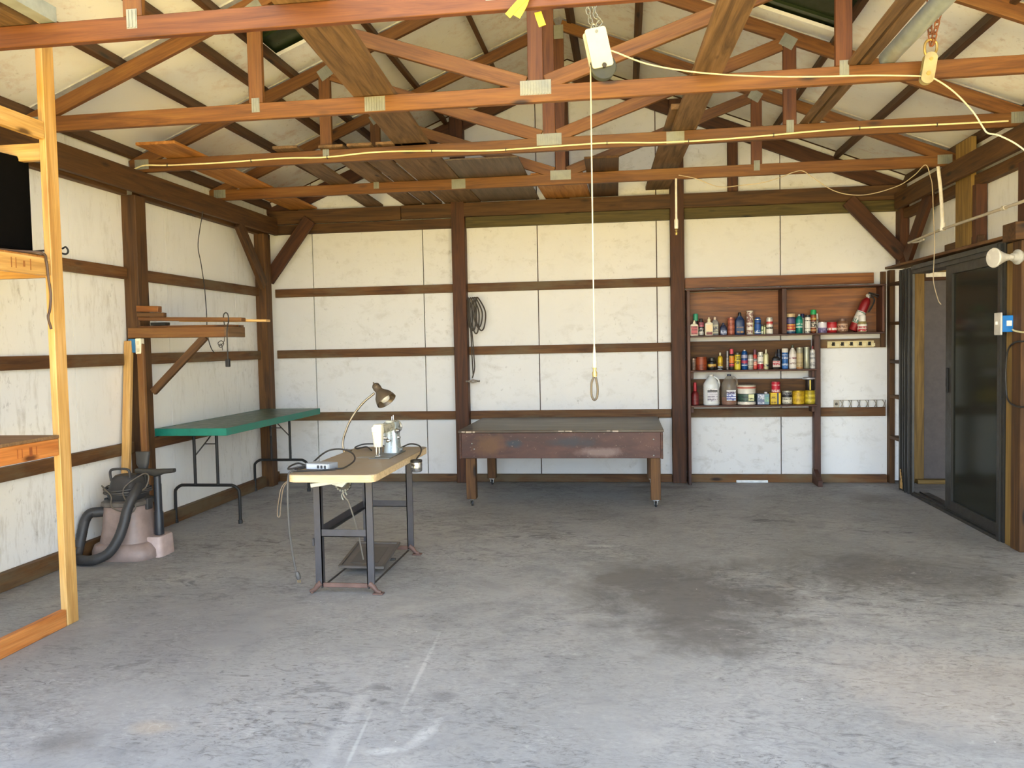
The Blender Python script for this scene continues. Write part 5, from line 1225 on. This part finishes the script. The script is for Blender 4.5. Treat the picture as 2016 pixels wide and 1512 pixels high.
# fire extinguisher, leaning
t = item('fire_extinguisher', 'red fire extinguisher leaning in the right end of the top shelf', 'fire extinguisher', 3.10, -0.15, Z0)
FE = T4(Vector((3.095, -0.135, Z0 + 0.016))) @ Matrix.Rotation(math.radians(24), 4, 'Y')
lathe('cylinder', [(0, 0), (0.038, 0.0), (0.043, 0.006), (0.043, 0.29), (0.036, 0.32), (0.018, 0.342), (0.016, 0.352), (0, 0.352)], plain('#861b1f', 0.35, 0.1, 0.08), t, FE)
lathe('label', [(0.0433, 0.075), (0.0440, 0.075), (0.0440, 0.20), (0.0433, 0.20)], printed('#d2ccc4', '#4c7060'), t, FE)
lathe('valve_body', [(0, 0.345), (0.019, 0.345), (0.019, 0.365), (0.013, 0.385), (0, 0.387)], plain('#b9b7b2', 0.3, 0.7), t, FE, 16)
bm = bmesh.new(); add_box(bm, (-0.012, -0.010, 0.380), (0.085, 0.010, 0.392), 0.003)
obj('carry_handle', bm, BLACK, t, FE)
bm = bmesh.new(); add_box(bm, (-0.014, -0.011, 0.398), (0.09, 0.011, 0.408), 0.003, Matrix.Rotation(-0.12, 4, 'Y'))
obj('squeeze_lever', bm, BLACK, t, FE)
lathe('pressure_gauge', [(0, 0), (0.014, 0), (0.014, 0.008), (0, 0.010)], plain('#d4cfc4', 0.3), t, FE @ axis_m((-0.014, -0.006, 0.365), (-1, -0.5, 0)), 14)
tube('hose', [(0.02, 0.0, 0.37), (0.06, -0.004, 0.355), (0.068, -0.008, 0.30), (0.060, -0.01, 0.22)], 0.007, BLACK, t, M=FE)

# middle row
can('small_can', 'small brown tin, leftmost on the middle shelf', 'can', 1.566, Z1, 0.022, 0.115, '#6d5648', [(0.1, 0.9, '#7a6355', '#4a382e')], lid='#b2998a', y=-0.16)
can('coffee_can', 'wide rust brown can near the left end of the middle shelf', 'can', 1.643, Z1, 0.053, 0.130, '#8b3a20', [(0.05, 0.93, '#93401f', '#6c2815')], lid='#8b4a30')
can('polish_jar', 'black jar with a yellow label on the middle shelf', 'jar', 1.746, Z1, 0.041, 0.125, '#1e1d1a', [(0.38, 0.72, '#c9a652', '#7a3a22')], cap=(0.03, 0.72, '#2a2a27'), neck=(0.01, 0.8))
can('oil_bottle', 'small yellow and black bottle with a pale tip on the middle shelf', 'bottle', 1.827, Z1, 0.025, 0.174, '#cfae2a', [(0.02, 0.34, '#2d2b31', '#d9d9dc'), (0.40, 0.6, '#b58f24', '#7c5f14')], cap=(0.03, 0.32, '#efe2bd'), neck=(0.022, 0.35))
can('thin_tube', 'thin silver tube left of the orange can', 'tube', 1.901, Z1, 0.0105, 0.188, '#9a9692', [(0.1, 0.7, '#a9a5a0', '#6f5a62')], y=-0.12)
can('spray_can', 'orange and red can with a black base on the middle shelf', 'spray can', 1.938, Z1, 0.0235, 0.208, '#2c2b26', [(0.22, 0.42, '#cf4a56', '#8a2a34'), (0.46, 0.95, '#e07a2a', '#c8a02a')], cap=(0.05, 0.75, '#d0505c'), neck=(0.012, 0.75))
can('spray_can', 'yellow can with a dark top right of the orange one', 'spray can', 1.994, Z1, 0.029, 0.171, '#d3bb2c', [(0.05, 0.9, '#d6c23a', '#5c5a28')], cap=(0.022, 0.8, '#4a4a38'), y=-0.16)
can('spray_can', 'blue can with white stripe and red spot on the middle shelf', 'spray can', 2.062, Z1, 0.029, 0.197, '#154f92', [(0.24, 0.30, '#dfe6ee', '#93aecb'), (0.32, 0.60, '#b23a58', '#1a4e8c'), (0.64, 0.92, '#2a4a78', '#a9a7c0')], neck=(0.02, 0.7), cap=(0.012, 0.35, '#d8d4d8'))
can('spray_can', 'short silver can with white bands behind the blue can', 'spray can', 2.119, Z1, 0.0255, 0.149, '#a9a79c', [(0.06, 0.62, '#b9b6a6', '#7f7d70'), (0.68, 0.78, '#ece8e2', '#c0b8b6')], neck=(0.016, 0.7), y=-0.165)
can('spray_can', 'slim red can with a dark neck on the middle shelf', 'spray can', 2.166, Z1, 0.0205, 0.198, '#c8473c', [(0.05, 0.55, '#cc4a3c', '#e7b9a2'), (0.58, 0.8, '#a09a94', '#5c3f48')], cap=(0.05, 0.7, '#6e3f4c'), neck=(0.012, 0.7), y=-0.13)
can('spray_can', 'white can with a bright red base on the middle shelf', 'spray can', 2.216, Z1, 0.028, 0.172, '#e6e2d6', [(0.02, 0.36, '#d0203c', '#8e1028'), (0.45, 0.9, '#e6e2d6', '#4c5a4e')], lid='#b9b8ae', neck=(0.02, 0.8))
can('glue_bottle', 'cream bottle with a pale tip right of the red and white can', 'bottle', 2.270, Z1, 0.0235, 0.196, '#d8d2a4', [(0.2, 0.42, '#d9d3aa', '#43424c')], neck=(0.02, 0.4), cap=(0.034, 0.3, '#efe6c8'))
flat_bottle('sauce_bottle', 'dark bottle with a red and white label on the middle shelf', 'bottle', 2.360, Z1, 0.076, 0.05, 0.182, '#1d1a1a', [(0.22, 0.80, '#c9bcb4', '#b0283c', 0.92)], (0.05, 0.30, '#2a2322'), 'nozzle', -0.18, 0.22, 0.34, True)
can('spray_can', 'black capped can hidden behind the dark red-labelled bottle', 'spray can', 2.399, Z1, 0.018, 0.194, '#26262a', [(0.1, 0.8, '#2c3448', '#8a9098')], y=-0.115)
can('spray_can', 'blue can with a white cap right of centre on the middle shelf', 'spray can', 2.451, Z1, 0.030, 0.203, '#2f66a8', [(0.05, 0.34, '#2d68b0', '#cfdcea'), (0.55, 0.9, '#2c5c9c', '#c2cde0')], cap=(0.04, 1.0, '#e6ddd0'))
can('thin_tube', 'thin mustard tube tucked beside the blue and white can', 'tube', 2.484, Z1, 0.0085, 0.117, '#b08d2a', (), y=-0.11)
can('cleaner_bottle', 'white labelled bottle with a dark green neck on the middle shelf', 'bottle', 2.524, Z1, 0.034, 0.236, '#e6dfd4', [(0.05, 0.6, '#e8e0d6', '#8a6a52'), (0.62, 0.92, '#e8dfd8', '#8c4f5c')], neck=(0.05, 0.45), cap=(0.03, 0.35, '#4a4c38'))
can('spray_can', 'tan and silver can on the right part of the middle shelf', 'spray can', 2.591, Z1, 0.0305, 0.205, '#9a9680', [(0.0, 0.08, '#c2894e', '#8a4a30'), (0.1, 0.76, '#b9a67c', '#a08c64')], lid='#b4b2a2')
can('spray_can', 'plain silver can second from the right on the middle shelf', 'spray can', 2.657, Z1, 0.0285, 0.209, '#a3a491', (), lid='#b6b7a6', metal=0.6)
can('caulk_tube', 'white tube with a dark cap and red tip at the right of the middle shelf', 'tube', 2.711, Z1, 0.0225, 0.222, '#dad7d2', [(0.05, 0.9, '#d2d0cc', '#8f8e90')], neck=(0.016, 0.6), cap=(0.032, 0.35, '#7c2a30'), y=-0.16)

# bottom row
can('oil_bottle', 'red squeeze bottle with a pointed nozzle, leftmost on the bottom shelf', 'bottle', 1.578, Z2, 0.037, 0.227, '#6e1a1c', [(0.05, 0.8, '#6a1c1c', '#8f3a38')], neck=(0.03, 0.5), cap=(0.085, 0.42, '#b0202a'))
def jug(label, x, body, liquid, label_base, label_ink, capc, r=0.080, h=0.306, y=-0.135):
    t = item('gallon_jug', label, 'jug', x, y, Z2)
    M = T4(Vector((x, y, Z2)))
    pr = [(0, 0), (r * 0.92, 0.0), (r, 0.010)]
    for k in range(7):
        pr += [(r, 0.02 + k * 0.024), (r * 0.975, 0.032 + k * 0.024)]
    pr += [(r, 0.192), (r * 0.93, 0.215), (r * 0.62, 0.255), (r * 0.34, 0.283), (r * 0.27, 0.286), (0, 0.287)]
    lathe('body', pr, body, t, M, 32)
    if liquid: lathe('liquid', [(0, 0.001), (r * 0.93, 0.001), (r * 0.985, 0.012), (r * 0.965, 0.075), (0, 0.075)], liquid, t, M, 32)
    tube('handle', [(x + 0.02, y - 0.01, Z2 + 0.275), (x + 0.045, y - 0.015, Z2 + 0.274), (x + 0.07, y - 0.015, Z2 + 0.245), (x + 0.078, y - 0.01, Z2 + 0.20), (x + 0.07, y - 0.01, Z2 + 0.17)], 0.009, body, t)
    lathe('cap', [(0, 0.285), (r * 0.27, 0.285), (r * 0.27, h - 0.002), (r * 0.24, h), (0, h)], plain(capc, 0.4), t, M, 18)
    return t, M
JW = plain('#dfe2e2', 0.4, 0, 0.05, 'milky_plastic')
t, M = jug('white ribbed gallon jug with a black and white label on the bottom shelf', 1.739, JW, None, None, None, '#e9e4da')
for z0, z1, base, ink in ((0.135, 0.165, '#1c1a22', '#e4e2e4'), (0.052, 0.132, '#cfccd2', '#6f6878'), (0.040, 0.052, '#4a3f56', '#cfccd2')):
    box('label', (1.695, -0.135 - 0.0825, Z2 + z0), (1.790, -0.135 - 0.068, Z2 + z1), printed(base, ink), t)
t, M = jug('clear gallon jug with brown liquid and a blue label on the bottom shelf', 1.913, clear_mat('clear_jug_plastic', '#a59a8c', 0.4), clear_mat('brown_liquid', '#8a3a18', 0.95), None, None, '#2a2e48', 0.077, 0.303)
for z0, z1, base, ink in ((0.045, 0.115, '#2a3a94', '#dfe3f0'), (0.115, 0.150, '#e2dfe0', '#4a3c60')):
    box('label', (1.880, -0.135 - 0.0795, Z2 + z0), (1.968, -0.135 - 0.064, Z2 + z1), printed(base, ink), t)
t = can('hand_cleaner_tub', 'large white tub with a green label on the bottom shelf', 'tub', 2.082, Z2, 0.088, 0.196, '#e2ddd0', [(0.20, 0.72, '#3f5c4c', '#2a3a36'), (0.02, 0.17, '#e3dccd', '#b99f8a')], cap=(0.042, 1.03, '#e0d4c0'), y=-0.137, metal=0.0)
M = T4(Vector((2.082, -0.137, Z2)))
lathe('lid_band', [(0.0911, 0.162), (0.0917, 0.162), (0.0917, 0.178), (0.0911, 0.178)], plain('#b8604e', 0.5), t, M)
bm = bmesh.new(); box('label_panel', (2.088, -0.137 - 0.0905, Z2 + 0.042), (2.142, -0.137 - 0.074, Z2 + 0.105), printed('#dfe0a8', '#2f3a2c'), t)
t = item('rectangular_tin', 'blue-grey rectangular tin on the bottom shelf', 'tin', 2.235, -0.15, Z2)
box('body', (2.177, -0.20, Z2), (2.292, -0.10, Z2 + 0.108), plain('#7d8aa2', 0.4, 0.3, 0.06), t, 0.004)
box('label', (2.185, -0.2015, Z2 + 0.006), (2.242, -0.1995, Z2 + 0.10), printed('#6c7a98', '#d3d6e0'), t)
box('label', (2.246, -0.2015, Z2 + 0.006), (2.286, -0.1995, Z2 + 0.10), printed('#6a93a0', '#8fc08c'), t)
lathe('screw_cap', [(0, 0), (0.016, 0), (0.016, 0.016), (0, 0.018)], plain('#c9c6cc', 0.35), t, T4(Vector((2.265, -0.15, Z2 + 0.107))), 14)
t = item('rectangular_tin', 'yellow rectangular tin with a dark stripe under the red can', 'tin', 2.352, -0.15, Z2)
box('body', (2.303, -0.195, Z2), (2.402, -0.10, Z2 + 0.116), plain('#d2b01c', 0.35, 0.25, 0.06), t, 0.004)
box('stripe', (2.365, -0.1962, Z2 + 0.002), (2.382, -0.1945, Z2 + 0.114), plain('#3a424c', 0.4), t)
box('label', (2.310, -0.1962, Z2 + 0.01), (2.358, -0.1945, Z2 + 0.105), printed('#d8b722', '#8a6a10'), t)
can('small_can', 'red can standing on top of the yellow tin', 'can', 2.362, Z2 + 0.1165, 0.040, 0.104, '#c22034', [(0.05, 0.95, '#c5243a', '#e9c9c4')], lid='#a83a44', y=-0.148)
can('glass_jar', 'small black and white labelled jar on the bottom shelf', 'jar', 2.468, Z2, 0.047, 0.129, '#8c8a80', [(0.10, 0.52, '#ddd8c4', '#4c4a40'), (0.55, 0.9, '#26252a', '#8f8c8a')], lid='#b9b7a8', y=-0.16)
can('paint_can', 'shiny yellow paint can with a gold lid on the bottom shelf', 'can', 2.577, Z2, 0.0565, 0.130, '#d3ad22', [(0.06, 0.9, '#d6b02a', '#b98f1a')], lid='#bb9a3a', metal=0.45)
can('paint_can', 'dark gold can at the right end of the bottom shelf', 'can', 2.686, Z2, 0.049, 0.133, '#b09a20', [(0.06, 0.9, '#a8931c', '#d9c43a')], lid='#8a7622', metal=0.5)
t = can('dark_bottle', 'dark bottle with a gold stripe standing on the gold can', 'bottle', 2.682, Z2 + 0.1365, 0.038, 0.105, '#2c2420', (), y=-0.15)
box('gold_stripe', (2.675, -0.15 - 0.0395, Z2 + 0.14), (2.688, -0.15 - 0.036, Z2 + 0.236), plain('#d9c052', 0.4, 0.2), t)
tag(lathe('jar_lid', [(0, 0.0), (0.054, 0.0), (0.060, 0.004), (0.058, 0.016), (0.05, 0.020), (0, 0.020)], plain('#b3aeae', 0.4, 0.3), None, T4(Vector((2.676, -0.15, Z2 + 0.2420)))), 'pale round lid resting on top of the dark bottle', 'lid', GI)

# ---- right bay: key rack, tool clips, tube on the base plank
t = thing('key_rack', 'beige key rack with five dark hooks under the top shelf', 'key rack', (3.095, -0.055, 1.345))
box('rack_board', (2.874, -0.056, 1.344), (3.316, -0.040, 1.410), plain('#d3c08c', 0.5), t, 0.004)
for k in range(5):
    x = 2.925 + k * 0.085
    b = bmesh.new(); add_box(b, (x - 0.006, -0.059, 1.362), (x + 0.022, -0.0562, 1.398), 0.001)
    h = obj('hook_plate', b, plain('#2e2a22', 0.4, 0.5), t)
    tube('hook', [(x + 0.006, -0.058, 1.392), (x + 0.004, -0.075, 1.378), (x - 0.004, -0.085, 1.366), (x - 0.016, -0.082, 1.376)], 0.004, plain('#2e2a22', 0.4, 0.5), h)
    box('paper_tag', (x + 0.028, -0.0575, 1.352), (x + 0.06, -0.0562, 1.385), plain('#e3d6a8', 0.6), t)
t = thing('tool_clip_rail', 'grey metal rail with six tool clips low on the right bay', 'tool rail', (3.18, -0.03, 0.74))
CG = plain('#9b958a', 0.4, 0.5)
bm = bmesh.new()
add_box(bm, (2.945, -0.012, 0.815), (3.417, -0.003, 0.822)); add_box(bm, (2.945, -0.012, 0.740), (3.417, -0.003, 0.747))
obj('rail', bm, CG, t)
box('end_plate', (2.945, -0.006, 0.745), (3.0, -0.002, 0.818), CG, t)
lathe('end_knob', [(0, 0), (0.014, 0), (0.010, 0.012), (0, 0.014)], plain('#4f4a40', 0.5), t, axis_m((2.972, -0.006, 0.782), (0, -1, 0)), 12)
for k in range(6):
    x = 3.005 + k * 0.080
    bm = bmesh.new()
    add_tube(bm, [(x, -0.010, 0.818), (x + 0.004, -0.03, 0.81), (x + 0.012, -0.038, 0.785), (x + 0.004, -0.03, 0.755), (x, -0.010, 0.744)], 0.004, 7, 4)
    add_tube(bm, [(x + 0.028, -0.010, 0.818), (x + 0.024, -0.03, 0.81), (x + 0.018, -0.038, 0.785), (x + 0.024, -0.03, 0.755), (x + 0.028, -0.010, 0.744)], 0.004, 7, 4)
    obj('clip', bm, CG, t, smooth=True)
tag(box('white_tube', (1.985, -0.085, 0.0), (2.295, -0.060, 0.026), plain('#e3e6e6', 0.4), None, 0.006), 'white plastic tube lying on the floor against the back base plank', 'tube')
tag(lathe('screw_hook', [(0, 0), (0.006, 0.0), (0.006, 0.03), (0, 0.032)], BRASS, None, axis_m((2.13, -0.0, 2.13), (0, -1, 0)), 8), 'small screw hook in the header above the can shelves', 'hook') if False else None
